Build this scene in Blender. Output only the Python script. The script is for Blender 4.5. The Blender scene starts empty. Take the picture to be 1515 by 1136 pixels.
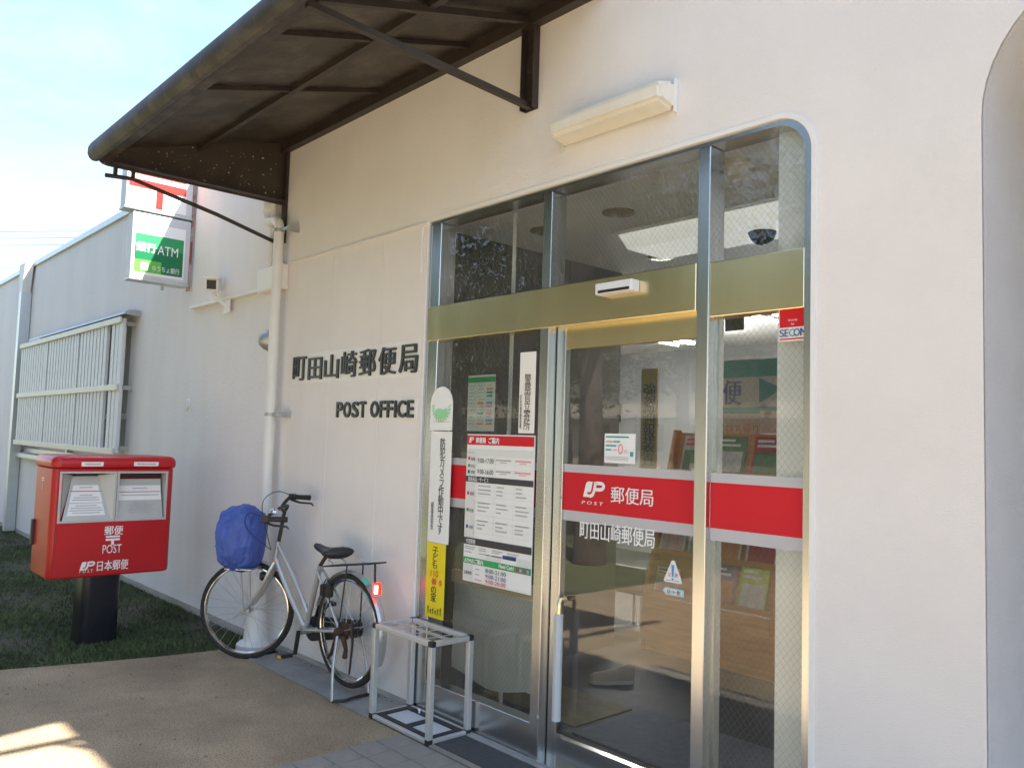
import bpy, bmesh, math, random
from mathutils import Vector, Matrix
R = math.radians
random.seed(7)
SC = bpy.context.scene
COL = SC.collection

# ------------------------------------------------------------------ camera, sky, sun, exposure
F_PX, PW, PH = 1212.8, 1515.0, 1136.0
CAM_P = Vector((0.0, -2.7664, 1.5))
YAW, PITCH, ROLL = R(137.72), R(3.938), R(1.760)
_f = Vector((math.cos(YAW) * math.cos(PITCH), math.sin(YAW) * math.cos(PITCH), math.sin(PITCH)))
_r = Vector((math.sin(YAW), -math.cos(YAW), 0))
_u = _r.cross(_f)
CR = math.cos(ROLL) * _r + math.sin(ROLL) * _u
CU = -math.sin(ROLL) * _r + math.cos(ROLL) * _u
cam_d = bpy.data.cameras.new('camera')
cam = bpy.data.objects.new('camera', cam_d)
COL.objects.link(cam)
cam_d.sensor_width = 36.0
cam_d.lens = F_PX / PW * 36.0
cam_d.clip_start, cam_d.clip_end = 0.05, 2000.0
m = Matrix((CR, CU, -_f)).transposed().to_4x4()
m.translation = CAM_P
cam.matrix_world = m
SC.camera = cam

SUN_DIR = Vector((1.55, 1.0, 2.55)).normalized()          # towards the sun, over the roof
SUN_EL = math.asin(SUN_DIR.z)
world = bpy.data.worlds.new('World')
SC.world = world
world.use_nodes = True
wn, wl = world.node_tree.nodes, world.node_tree.links
wn.clear()
w_out = wn.new('ShaderNodeOutputWorld')
w_bg = wn.new('ShaderNodeBackground')
sky = wn.new('ShaderNodeTexSky')
sky.sky_type = 'NISHITA'
sky.sun_disc = False
sky.sun_elevation = SUN_EL
sky.sun_rotation = math.atan2(SUN_DIR.x, SUN_DIR.y)
sky.air_density, sky.dust_density, sky.ozone_density = 1.1, 0.8, 1.5
# thin high cloud, the same all round the sky
w_tc = wn.new('ShaderNodeTexCoord')
w_map = wn.new('ShaderNodeMapping')
w_map.inputs['Scale'].default_value = (1.0, 1.0, 2.2)
w_nz = wn.new('ShaderNodeTexNoise')
w_nz.inputs['Scale'].default_value = 1.7
w_nz.inputs['Detail'].default_value = 7.0
w_nz.inputs['Roughness'].default_value = 0.6
w_rp = wn.new('ShaderNodeValToRGB')
w_rp.color_ramp.elements[0].position = 0.38
w_rp.color_ramp.elements[1].position = 0.95
w_rp.color_ramp.elements[1].color = (0.45, 0.45, 0.45, 1)
w_mx = wn.new('ShaderNodeMix')
w_mx.data_type = 'RGBA'
w_mx.inputs['B'].default_value = (7.0, 7.4, 8.0, 1)
wl.new(w_tc.outputs['Generated'], w_map.inputs['Vector'])
wl.new(w_map.outputs['Vector'], w_nz.inputs['Vector'])
wl.new(w_nz.outputs['Fac'], w_rp.inputs['Fac'])
wl.new(w_rp.outputs['Color'], w_mx.inputs['Factor'])
wl.new(sky.outputs['Color'], w_mx.inputs['A'])
wl.new(w_mx.outputs['Result'], w_bg.inputs['Color'])
w_bg.inputs['Strength'].default_value = 0.09
wl.new(w_bg.outputs['Background'], w_out.inputs['Surface'])

sun_d = bpy.data.lights.new('sun', 'SUN')
sun_d.energy = 5.0
sun_d.angle = R(0.9)
sun_d.color = (1.0, 0.94, 0.84)
sun = bpy.data.objects.new('sun', sun_d)
COL.objects.link(sun)
sun.rotation_euler = SUN_DIR.to_track_quat('Z', 'Y').to_euler()
sun.location = (10, 8, 18)
SC.view_settings.view_transform = 'Standard'
SC.view_settings.look = 'None'
SC.view_settings.gamma = 1.0
SC.view_settings.use_curve_mapping = False
SC.view_settings.exposure = 2.18
SC.cycles.max_bounces = 8
SC.cycles.diffuse_bounces = 5
SC.cycles.transparent_max_bounces = 12
SC.cycles.use_denoising = True
SC.cycles.sample_clamp_indirect = 8.0

# ------------------------------------------------------------------ helpers
def hit(px, py, ax, val):
    """the point where the sight line through a measured photo pixel meets the plane axis=val"""
    d = _f * F_PX + CR * (px - PW / 2) - CU * (py - PH / 2)
    t = (val - CAM_P[ax]) / d[ax]
    return CAM_P + d * t

def cr(v):
    return (v[0], v[1], v[2], 1)

MATS = {}
def mat(name, col, rough=0.6, metal=0.0, var=0.08, scale=6.0, bump=0.0, bscale=120.0, emit=None, estr=0.0,
        spec=None, stretch=(1, 1, 1), aniso=0.0, dark=None, dscale=1.5, damt=0.0, coat=0.0):
    if name in MATS:
        return MATS[name]
    mt = bpy.data.materials.new(name)
    mt.use_nodes = True
    n, l = mt.node_tree.nodes, mt.node_tree.links
    b = n['Principled BSDF']
    b.inputs['Roughness'].default_value = rough
    b.inputs['Metallic'].default_value = metal
    if spec is not None:
        b.inputs['Specular IOR Level'].default_value = spec
    if coat:
        b.inputs['Coat Weight'].default_value = coat
        b.inputs['Coat Roughness'].default_value = 0.08
    if aniso:
        b.inputs['Anisotropic'].default_value = aniso
    tc = n.new('ShaderNodeTexCoord')
    mp = n.new('ShaderNodeMapping')
    mp.inputs['Scale'].default_value = stretch
    l.new(tc.outputs['Object'], mp.inputs['Vector'])
    nz = n.new('ShaderNodeTexNoise')
    nz.inputs['Scale'].default_value = scale
    nz.inputs['Detail'].default_value = 6
    l.new(mp.outputs['Vector'], nz.inputs['Vector'])
    mr = n.new('ShaderNodeMapRange')
    mr.inputs['From Min'].default_value, mr.inputs['From Max'].default_value = 0.25, 0.75
    mr.inputs['To Min'].default_value, mr.inputs['To Max'].default_value = 1 - var, 1 + var
    l.new(nz.outputs['Fac'], mr.inputs['Value'])
    mx = n.new('ShaderNodeMix')
    mx.data_type, mx.blend_type = 'RGBA', 'MULTIPLY'
    mx.inputs['Factor'].default_value = 1
    mx.inputs['A'].default_value = cr(col)
    l.new(mr.outputs['Result'], mx.inputs['B'])
    last = mx.outputs['Result']
    if dark is not None:
        n2 = n.new('ShaderNodeTexNoise')
        n2.inputs['Scale'].default_value = dscale
        n2.inputs['Detail'].default_value = 8
        n2.inputs['Roughness'].default_value = 0.65
        l.new(mp.outputs['Vector'], n2.inputs['Vector'])
        m2 = n.new('ShaderNodeMapRange')
        m2.inputs['From Min'].default_value, m2.inputs['From Max'].default_value = 0.45, 0.75
        m2.inputs['To Max'].default_value = damt
        l.new(n2.outputs['Fac'], m2.inputs['Value'])
        x2 = n.new('ShaderNodeMix')
        x2.data_type = 'RGBA'
        x2.inputs['B'].default_value = cr(dark)
        l.new(m2.outputs['Result'], x2.inputs['Factor'])
        l.new(last, x2.inputs['A'])
        last = x2.outputs['Result']
    l.new(last, b.inputs['Base Color'])
    if bump:
        nb = n.new('ShaderNodeTexNoise')
        nb.inputs['Scale'].default_value = bscale
        nb.inputs['Detail'].default_value = 3
        l.new(mp.outputs['Vector'], nb.inputs['Vector'])
        bp = n.new('ShaderNodeBump')
        bp.inputs['Strength'].default_value = bump
        bp.inputs['Distance'].default_value = 0.01
        l.new(nb.outputs['Fac'], bp.inputs['Height'])
        l.new(bp.outputs['Normal'], b.inputs['Normal'])
    if emit:
        b.inputs['Emission Color'].default_value = cr(emit)
        b.inputs['Emission Strength'].default_value = estr
    MATS[name] = mt
    return mt

def speck(mt, col, scale, lo, hi, amt=1.0):
    """add small specks of another colour (grit, leaves of dirt, droplets) to a material made by mat()"""
    n, l = mt.node_tree.nodes, mt.node_tree.links
    b = n['Principled BSDF']
    src = b.inputs['Base Color'].links[0].from_socket
    tc = n.new('ShaderNodeTexCoord')
    nz = n.new('ShaderNodeTexNoise')
    nz.inputs['Scale'].default_value = scale
    nz.inputs['Detail'].default_value = 2
    l.new(tc.outputs['Object'], nz.inputs['Vector'])
    mr = n.new('ShaderNodeMapRange')
    mr.inputs['From Min'].default_value, mr.inputs['From Max'].default_value = lo, hi
    mr.inputs['To Max'].default_value = amt
    l.new(nz.outputs['Fac'], mr.inputs['Value'])
    mx = n.new('ShaderNodeMix')
    mx.data_type = 'RGBA'
    mx.inputs['B'].default_value = cr(col)
    l.new(mr.outputs['Result'], mx.inputs['Factor'])
    l.new(src, mx.inputs['A'])
    l.new(mx.outputs['Result'], b.inputs['Base Color'])
    return mt

def streak(mt, col, lo, hi, amt, sc=(5.0, 5.0, 0.22), scale=1.6):
    """faint rain streaks running down a wall"""
    n, l = mt.node_tree.nodes, mt.node_tree.links
    b = n['Principled BSDF']
    src = b.inputs['Base Color'].links[0].from_socket
    tc = n.new('ShaderNodeTexCoord'); mp = n.new('ShaderNodeMapping'); mp.inputs['Scale'].default_value = sc
    l.new(tc.outputs['Object'], mp.inputs['Vector'])
    nz = n.new('ShaderNodeTexNoise'); nz.inputs['Scale'].default_value = scale; nz.inputs['Detail'].default_value = 7; nz.inputs['Roughness'].default_value = 0.7
    l.new(mp.outputs['Vector'], nz.inputs['Vector'])
    mr = n.new('ShaderNodeMapRange'); mr.inputs['From Min'].default_value, mr.inputs['From Max'].default_value = lo, hi; mr.inputs['To Max'].default_value = amt
    l.new(nz.outputs['Fac'], mr.inputs['Value'])
    mx = n.new('ShaderNodeMix'); mx.data_type = 'RGBA'; mx.inputs['B'].default_value = cr(col)
    l.new(mr.outputs['Result'], mx.inputs['Factor']); l.new(src, mx.inputs['A']); l.new(mx.outputs['Result'], b.inputs['Base Color'])
    return mt

def glass(name, wire=False, tint=(0.93, 0.96, 0.95), ior=1.88):
    mt = bpy.data.materials.new(name)
    mt.use_nodes = True
    n, l = mt.node_tree.nodes, mt.node_tree.links
    n.remove(n['Principled BSDF'])
    out = n['Material Output']
    tr = n.new('ShaderNodeBsdfTransparent')
    tr.inputs['Color'].default_value = cr(tint)
    gl = n.new('ShaderNodeBsdfGlossy')
    gl.inputs['Roughness'].default_value = 0.004
    gl.inputs['Color'].default_value = (0.95, 0.97, 0.96, 1)
    fr = n.new('ShaderNodeFresnel')
    fr.inputs['IOR'].default_value = ior
    mx = n.new('ShaderNodeMixShader')
    l.new(fr.outputs['Fac'], mx.inputs['Fac'])
    l.new(tr.outputs['BSDF'], mx.inputs[1])
    l.new(gl.outputs['BSDF'], mx.inputs[2])
    last = mx.outputs['Shader']
    tc = n.new('ShaderNodeTexCoord')
    # a thin film of dust
    nz = n.new('ShaderNodeTexNoise')
    nz.inputs['Scale'].default_value = 3
    nz.inputs['Detail'].default_value = 6
    l.new(tc.outputs['Object'], nz.inputs['Vector'])
    mr = n.new('ShaderNodeMapRange')
    mr.inputs['From Min'].default_value, mr.inputs['From Max'].default_value = 0.35, 0.8
    mr.inputs['To Min'].default_value, mr.inputs['To Max'].default_value = 0.02, 0.08
    l.new(nz.outputs['Fac'], mr.inputs['Value'])
    df = n.new('ShaderNodeBsdfDiffuse')
    df.inputs['Color'].default_value = (0.6, 0.6, 0.57, 1)
    md = n.new('ShaderNodeMixShader')
    l.new(mr.outputs['Result'], md.inputs['Fac'])
    l.new(last, md.inputs[1])
    l.new(df.outputs['BSDF'], md.inputs[2])
    last = md.outputs['Shader']
    if wire:      # diamond wire cast inside the pane
        sp = n.new('ShaderNodeSeparateXYZ')
        l.new(tc.outputs['Object'], sp.inputs['Vector'])
        masks = []
        for sgn in ('ADD', 'SUBTRACT'):
            kz = n.new('ShaderNodeMath'); kz.operation = 'MULTIPLY'; kz.inputs[1].default_value = 0.8
            l.new(sp.outputs['Z'], kz.inputs[0])
            a = n.new('ShaderNodeMath'); a.operation = sgn
            l.new(sp.outputs['X'], a.inputs[0]); l.new(kz.outputs[0], a.inputs[1])
            b = n.new('ShaderNodeMath'); b.operation = 'MULTIPLY'; b.inputs[1].default_value = 1 / 0.027
            l.new(a.outputs[0], b.inputs[0])
            f = n.new('ShaderNodeMath'); f.operation = 'FRACT'
            l.new(b.outputs[0], f.inputs[0])
            c = n.new('ShaderNodeMath'); c.operation = 'LESS_THAN'; c.inputs[1].default_value = 0.03
            l.new(f.outputs[0], c.inputs[0])
            masks.append(c)
        mxm = n.new('ShaderNodeMath'); mxm.operation = 'MAXIMUM'
        l.new(masks[0].outputs[0], mxm.inputs[0]); l.new(masks[1].outputs[0], mxm.inputs[1])
        wi = n.new('ShaderNodeBsdfPrincipled')
        wi.inputs['Base Color'].default_value = (0.16, 0.17, 0.16, 1)
        wi.inputs['Roughness'].default_value = 0.5
        wi.inputs['Metallic'].default_value = 0.4
        mw = n.new('ShaderNodeMixShader')
        l.new(mxm.outputs[0], mw.inputs['Fac'])
        l.new(last, mw.inputs[1]); l.new(wi.outputs['BSDF'], mw.inputs[2])
        last = mw.outputs['Shader']
    l.new(last, out.inputs['Surface'])
    MATS[name] = mt
    return mt

ORIG = {}      # root offset of every object that can parent something
def props(o, label=None, cat=None, group=None, kind=None):
    if label: o['label'] = label
    if cat: o['category'] = cat
    if group: o['group'] = group
    if kind: o['kind'] = kind
    return o

def thing(name, label, cat, loc=(0, 0, 0), group=None):
    o = bpy.data.objects.new(name, None)
    COL.objects.link(o)
    o.empty_display_size = 0.1
    o.location = loc
    ORIG[o.name] = Vector(loc)
    return props(o, label, cat, group)

def link_mesh(name, me, material, parent=None, kind=None, label=None):
    o = bpy.data.objects.new(name, me)
    COL.objects.link(o)
    if material is not None and not me.materials:
        me.materials.append(material)
    if parent is not None:
        o.parent = parent
        ORIG[o.name] = ORIG[parent.name]
    else:
        ORIG[o.name] = Vector((0, 0, 0))
    return props(o, label=label, kind=kind)

class MB:
    """collects shapes given in world coordinates; build() links them as one mesh object under its parent"""
    def __init__(s): s.bm = bmesh.new()
    def _bev(s, geom_verts, bev, seg=2):
        es = list({e for v in geom_verts for e in v.link_edges})
        bmesh.ops.bevel(s.bm, geom=es, offset=bev, segments=seg, profile=0.5, affect='EDGES')
    def box(s, a, b, bev=0.0, seg=2):
        a, b = Vector(a), Vector(b)
        lo = Vector(map(min, a, b)); hi = Vector(map(max, a, b))
        vs = [s.bm.verts.new((x, y, z)) for x in (lo.x, hi.x) for y in (lo.y, hi.y) for z in (lo.z, hi.z)]
        for q in ((0, 1, 3, 2), (4, 6, 7, 5), (0, 4, 5, 1), (2, 3, 7, 6), (0, 2, 6, 4), (1, 5, 7, 3)):
            s.bm.faces.new([vs[i] for i in q])
        if bev: s._bev(vs, bev, seg)
        return s
    def obox(s, c, ux, uy, uz, bev=0.0, seg=2):
        """box about centre c with half-axis vectors"""
        c, ux, uy, uz = map(Vector, (c, ux, uy, uz))
        vs = [s.bm.verts.new(c + ux * i + uy * j + uz * k) for i in (-1, 1) for j in (-1, 1) for k in (-1, 1)]
        for q in ((0, 1, 3, 2), (4, 6, 7, 5), (0, 4, 5, 1), (2, 3, 7, 6), (0, 2, 6, 4), (1, 5, 7, 3)):
            s.bm.faces.new([vs[i] for i in q])
        if bev: s._bev(vs, bev, seg)
        return s
    def bar(s, a, b, w, h, up=(0, 0, 1), bev=0.0):
        a, b, up = Vector(a), Vector(b), Vector(up)
        d = (b - a)
        side = d.cross(up)
        if side.length < 1e-6: side = d.cross(Vector((1, 0, 0)))
        side.normalize(); u2 = side.cross(d).normalized()
        return s.obox((a + b) / 2, d / 2, side * w / 2, u2 * h / 2, bev)
    def tube(s, pts, r, n=10, closed=False, caps=True):
        pts = [Vector(p) for p in pts]
        rs = r if isinstance(r, (list, tuple)) else [r] * len(pts)
        rings = []; N = len(pts); prev = None
        for i, p in enumerate(pts):
            if closed: t = (pts[(i + 1) % N] - pts[i - 1])
            else: t = (pts[min(i + 1, N - 1)] - pts[max(i - 1, 0)])
            t.normalize()
            if prev is None:
                a = Vector((0, 0, 1)) if abs(t.z) < 0.9 else Vector((1, 0, 0))
                u = t.cross(a).normalized()
            else:
                u = (prev - t * prev.dot(t)).normalized()
            prev = u; v = t.cross(u)
            rings.append([s.bm.verts.new(p + (u * math.cos(2 * math.pi * k / n) + v * math.sin(2 * math.pi * k / n)) * rs[i]) for k in range(n)])
        for i in range(N if closed else N - 1):
            A, B = rings[i], rings[(i + 1) % N]
            for k in range(n):
                try: s.bm.faces.new((A[k], A[(k + 1) % n], B[(k + 1) % n], B[k]))
                except ValueError: pass
        if caps and not closed:
            s.bm.faces.new(rings[0][::-1]); s.bm.faces.new(rings[-1])
        return s
    def prism(s, poly, vec):
        """poly: list of 3D points (planar), extruded by vec"""
        vec = Vector(vec)
        a = [s.bm.verts.new(p) for p in poly]; b = [s.bm.verts.new(Vector(p) + vec) for p in poly]
        n = len(a)
        s.bm.faces.new(a[::-1]); s.bm.faces.new(b)
        for i in range(n): s.bm.faces.new((a[i], a[(i + 1) % n], b[(i + 1) % n], b[i]))
        return s
    def face(s, pts):
        s.bm.faces.new([s.bm.verts.new(p) for p in pts]); return s
    def lathe(s, c, axis, prof, n=24):
        """prof: (radius, height) pairs along axis from c"""
        c, axis = Vector(c), Vector(axis).normalized()
        a = Vector((0, 0, 1)) if abs(axis.z) < 0.9 else Vector((1, 0, 0))
        u = axis.cross(a).normalized(); v = axis.cross(u)
        rings = [[s.bm.verts.new(c + axis * h + (u * math.cos(2 * math.pi * k / n) + v * math.sin(2 * math.pi * k / n)) * max(r, 1e-4)) for k in range(n)] for r, h in prof]
        for A, B in zip(rings, rings[1:]):
            for k in range(n): s.bm.faces.new((A[k], A[(k + 1) % n], B[(k + 1) % n], B[k]))
        s.bm.faces.new(rings[0][::-1]); s.bm.faces.new(rings[-1])
        return s
    def build(s, name, material, parent=None, smooth=False, kind=None, label=None, auto=35):
        off = ORIG[parent.name] if parent is not None else Vector((0, 0, 0))
        bmesh.ops.recalc_face_normals(s.bm, faces=s.bm.faces)
        if smooth:
            ca = math.cos(R(auto))
            for f in s.bm.faces: f.smooth = True
            for e in s.bm.edges:
                if len(e.link_faces) == 2 and e.link_faces[0].normal.dot(e.link_faces[1].normal) < ca: e.smooth = False
        for v in s.bm.verts: v.co -= off
        me = bpy.data.meshes.new(name)
        s.bm.to_mesh(me); s.bm.free()
        return link_mesh(name, me, material, parent, kind, label)

def solo(mb, name, material, label, cat, group=None, smooth=False):
    return props(mb.build(name, material, None, smooth), label, cat, group)

class Plane:
    def __init__(s, o, u, v, n): s.o, s.u, s.v, s.n = map(Vector, (o, u, v, n))
    def p(s, a, b, d=0.0): return s.o + s.u * a + s.v * b + s.n * d
    def rect(s, mb, a0, a1, b0, b1, d0, d1):
        c = s.p((a0 + a1) / 2, (b0 + b1) / 2, (d0 + d1) / 2)
        mb.obox(c, s.u * (a1 - a0) / 2, s.v * (b1 - b0) / 2, s.n * (d1 - d0) / 2)
    def quad(s, mb, a0, a1, b0, b1, d): mb.face([s.p(a0, b0, d), s.p(a1, b0, d), s.p(a1, b1, d), s.p(a0, b1, d)])
    def poly(s, mb, pts, d): mb.face([s.p(a, b, d) for a, b in pts])
    def ribbon(s, mb, pts, w, d):
        L, Rr = [], []
        P = [Vector((a, b)) for a, b in pts]
        for i, q in enumerate(P):
            t = (P[min(i + 1, len(P) - 1)] - P[max(i - 1, 0)]).normalized()
            nn = Vector((-t.y, t.x)) * w / 2
            L.append(s.p(*(q + nn), d)); Rr.append(s.p(*(q - nn), d))
        for i in range(len(P) - 1): mb.face([L[i], Rr[i], Rr[i + 1], L[i + 1]])
def wallp(y): return Plane((0, y, 0), (1, 0, 0), (0, 0, 1), (0, -1, 0))       # coordinates (x, z), faces the street
def sidep(x): return Plane((x, 0, 0), (0, 1, 0), (0, 0, 1), (1, 0, 0))        # coordinates (y, z), faces the camera's right

def txt(name, body, pl, a0, a1, b0, b1, d, material, parent, bold=0.0, extrude=0.0, vertical=False, keep=False, align='CENTER', label=None, shear=0.0):
    """lettering fitted to the rectangle a0..a1 x b0..b1 of a plane"""
    cu = bpy.data.curves.new(name, 'FONT')
    cu.body = '\n'.join(body) if vertical else body
    cu.size = 1.0
    cu.extrude = 0.5 if extrude else 0.0
    cu.resolution_u = 3
    cu.align_x = align
    cu.shear = shear
    if vertical: cu.space_line = 0.82
    o = bpy.data.objects.new(name, cu)
    COL.objects.link(o)
    me = bpy.data.meshes.new_from_object(o.evaluated_get(bpy.context.evaluated_depsgraph_get()))
    bpy.data.objects.remove(o)
    xs = [v.co.x for v in me.vertices]; ys = [v.co.y for v in me.vertices]
    x0, x1, y0, y1 = min(xs), max(xs), min(ys), max(ys)
    sx, sy = (a1 - a0) / max(x1 - x0, 1e-6), (b1 - b0) / max(y1 - y0, 1e-6)
    if keep: sx = sy
    off = ORIG[parent.name] if parent is not None else Vector((0, 0, 0))
    for v in me.vertices:
        zz = (v.co.z + 0.5) * extrude if extrude else 0.0
        v.co = pl.p(a0 + (v.co.x - x0) * sx, b0 + (v.co.y - y0) * sy, d + zz) - off
    if bold >= 0.012:      # heavier strokes: the same outline again, shifted a little and set a hair deeper each time
        bm = bmesh.new(); bm.from_mesh(me)
        base = bm.verts[:] + bm.edges[:] + bm.faces[:]
        k = bold * (a1 - a0) / max(len(body) if not vertical else 1, 1) * 1.1
        kv = bold * (b1 - b0) / (len(body) if vertical else 1) * 1.1
        for i, (du, dv) in enumerate(((1, 0), (-1, 0), (0, 1), (0, -1), (.8, .8), (-.8, -.8), (.8, -.8), (-.8, .8)) if bold > 0.02 else ((1, 0), (-1, 0))):
            r_ = bmesh.ops.duplicate(bm, geom=base)
            vec = pl.u * (du * k) + pl.v * (dv * kv) - pl.n * (0.00012 * (i + 1))
            for e in r_['geom']:
                if isinstance(e, bmesh.types.BMVert): e.co += vec
        bm.to_mesh(me); bm.free()
    me.name = name
    me.materials.clear()
    me.update()
    return link_mesh(name, me, material, parent, None, label)

def fill2d(outer, holes, depth, to_world):
    """a plate with holes: outlines in (a,b), thickness depth; to_world maps (a,b,t)"""
    cu = bpy.data.curves.new('plate', 'CURVE')
    cu.dimensions = '2D'; cu.fill_mode = 'BOTH'; cu.extrude = 0.5
    for pts in [outer] + holes:
        sp = cu.splines.new('POLY'); sp.points.add(len(pts) - 1); sp.use_cyclic_u = True
        for q, (a, b) in zip(sp.points, pts): q.co = (a, b, 0, 1)
    o = bpy.data.objects.new('plate', cu); COL.objects.link(o)
    me = bpy.data.meshes.new_from_object(o.evaluated_get(bpy.context.evaluated_depsgraph_get()))
    bpy.data.objects.remove(o)
    for v in me.vertices: v.co = to_world(v.co.x, v.co.y, (v.co.z + 0.5) * depth)
    me.materials.clear()
    bm = bmesh.new(); bm.from_mesh(me)
    bmesh.ops.remove_doubles(bm, verts=bm.verts, dist=1e-5)
    bmesh.ops.recalc_face_normals(bm, faces=bm.faces)
    for f in bm.faces: f.smooth = False
    bm.to_mesh(me); bm.free()
    return me

def rrect(a0, a1, b0, b1, r, corners='all', n=12):
    """outline of a rectangle with chosen corners rounded: tl tr bl br"""
    def arc(cx, cy, t0):
        return [(cx + r * math.cos(R(t0 + 90 * i / n)), cy + r * math.sin(R(t0 + 90 * i / n))) for i in range(n + 1)]
    c = ('tl', 'tr', 'bl', 'br') if corners == 'all' else corners
    out = []
    out += arc(a1 - r, b0 + r, -90) if 'br' in c else [(a1, b0)]
    out += arc(a1 - r, b1 - r, 0) if 'tr' in c else [(a1, b1)]
    out += arc(a0 + r, b1 - r, 90) if 'tl' in c else [(a0, b1)]
    out += arc(a0 + r, b0 + r, 180) if 'bl' in c else [(a0, b0)]
    return out

def copy_part(o, parent, loc):
    c = o.copy(); COL.objects.link(c); c.parent = parent; c.location = loc
    ORIG[c.name] = ORIG[parent.name] if parent is not None else Vector((0, 0, 0))
    return c
def copy_thing(o, loc, label, group=None):
    c = o.copy(); COL.objects.link(c); c.location = loc; c['label'] = label; ORIG[c.name] = Vector(loc)
    for ch in list(o.children):
        d = ch.copy(); COL.objects.link(d); d.parent = c
        for g in ch.children:
            e = g.copy(); COL.objects.link(e); e.parent = d
    return c

# ------------------------------------------------------------------ materials
M = {}
M['stucco'] = mat('white_stucco', (0.80, 0.76, 0.74), 0.85, var=0.035, scale=2.2, bump=0.4, bscale=190, dark=(0.62, 0.57, 0.52), dscale=0.9, damt=0.20)
speck(M['stucco'], (0.25, 0.18, 0.13), 9.0, 0.80, 0.82, 0.7)
M['wing'] = mat('wing_paint', (0.77, 0.745, 0.745), 0.85, var=0.03, scale=2.0, bump=0.4, bscale=90, dark=(0.56, 0.54, 0.52), dscale=2.2, damt=0.22, stretch=(1, 1, 0.35))
streak(M['stucco'], (0.55, 0.50, 0.45), 0.50, 0.85, 0.12, (2.2, 2.2, 0.12))
streak(M['wing'], (0.45, 0.43, 0.40), 0.48, 0.85, 0.14, (1.3, 1.3, 0.15))
M['white'] = mat('white_paint', (0.80, 0.79, 0.77), 0.5, var=0.03)
M['pvc'] = mat('white_plastic_pipe', (0.76, 0.75, 0.73), 0.35, var=0.04, scale=4, dark=(0.45, 0.42, 0.36), damt=0.12)
M['flash'] = mat('grey_flashing', (0.55, 0.58, 0.58), 0.4, metal=0.5, var=0.06)
M['galv'] = mat('galvanised_steel', (0.46, 0.47, 0.47), 0.45, metal=0.7, var=0.12, scale=20)
M['brown'] = mat('brown_metal_sheet', (0.034, 0.027, 0.023), 0.5, var=0.35, scale=5, bump=0.2, bscale=25, dark=(0.11, 0.095, 0.08), dscale=6, damt=0.9)
M['brown2'] = mat('brown_painted_steel', (0.040, 0.030, 0.025), 0.5, var=0.2, scale=12)
M['droplet'] = speck(mat('brown_panel_with_droplets', (0.055, 0.042, 0.034), 0.45, var=0.2), (0.62, 0.60, 0.55), 48, 0.69, 0.73, 0.9)
M['steel'] = mat('brushed_steel', (0.63, 0.635, 0.63), 0.24, metal=1.0, var=0.05, scale=3, stretch=(60, 60, 0.6), bump=0.02, bscale=40)
M['gold'] = mat('gold_toned_steel', (0.93, 0.77, 0.46), 0.26, metal=1.0, var=0.08, scale=3, stretch=(1.6, 3, 0.25), bump=0.45, bscale=2.2)
M['alu'] = mat('aluminium', (0.66, 0.66, 0.645), 0.38, metal=0.55, var=0.06, scale=14)
M['black'] = mat('black_plastic', (0.018, 0.018, 0.02), 0.45, var=0.2, scale=20)
M['rubber'] = mat('black_rubber', (0.022, 0.021, 0.020), 0.8, var=0.25, scale=30)
M['letter'] = mat('black_letter_metal', (0.035, 0.035, 0.034), 0.4, var=0.15, scale=30)
M['red'] = mat('postal_red', (0.47, 0.010, 0.014), 0.34, var=0.12, scale=3, bump=0.03, bscale=120, dark=(0.40, 0.02, 0.02), dscale=4, damt=0.35)
M['redfilm'] = mat('red_film', (0.60, 0.020, 0.030), 0.55, var=0.05, scale=2, spec=0.2)
M['greyfilm'] = mat('grey_film', (0.50, 0.49, 0.51), 0.5, var=0.03)
M['whitefilm'] = mat('white_film', (0.82, 0.82, 0.82), 0.45, var=0.02)
M['sheet'] = mat('white_sign_board', (0.80, 0.80, 0.79), 0.4, var=0.02)
M['black_print'] = mat('black_print', (0.02, 0.02, 0.022), 0.5, var=0.05)
M['grey_print'] = mat('grey_print', (0.42, 0.42, 0.43), 0.5, var=0.05)
M['lgrey_print'] = mat('light_grey_print', (0.66, 0.67, 0.66), 0.5, var=0.04)
M['red_print'] = mat('red_print', (0.62, 0.03, 0.04), 0.5, var=0.05)
M['pink_print'] = mat('pink_print', (0.72, 0.30, 0.34), 0.5, var=0.05)
M['green_print'] = mat('green_print', (0.02, 0.30, 0.10), 0.45, var=0.05)
M['green_dark'] = mat('dark_green_print', (0.005, 0.16, 0.06), 0.35, var=0.05)
M['green_light'] = mat('light_green_print', (0.12, 0.45, 0.06), 0.35, var=0.05)
M['teal_print'] = mat('teal_print', (0.02, 0.34, 0.31), 0.5, var=0.05)
M['navy_print'] = mat('navy_print', (0.03, 0.06, 0.22), 0.5, var=0.05)
M['blue_print'] = mat('blue_print', (0.10, 0.33, 0.62), 0.5, var=0.05)
M['orange_print'] = mat('orange_print', (0.75, 0.22, 0.03), 0.5, var=0.05)
M['yellow'] = mat('yellow_sign', (0.80, 0.66, 0.015), 0.45, var=0.04)
M['char'] = mat('charcoal_print', (0.045, 0.045, 0.048), 0.45, var=0.05)
M['glass'] = glass('clear_glass')
M['wired'] = glass('wired_glass', wire=True, ior=1.58)
M['paving'] = mat('ochre_asphalt', (0.42, 0.315, 0.195), 0.9, var=0.22, scale=2.0, bump=0.8, bscale=180, dark=(0.20, 0.15, 0.10), dscale=1.6, damt=0.75)
speck(M['paving'], (0.09, 0.075, 0.06), 120, 0.53, 0.66, 0.85)
speck(M['paving'], (0.06, 0.05, 0.04), 14, 0.74, 0.77, 0.7)
speck(M['paving'], (0.58, 0.45, 0.30), 200, 0.58, 0.70, 0.6)
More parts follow.
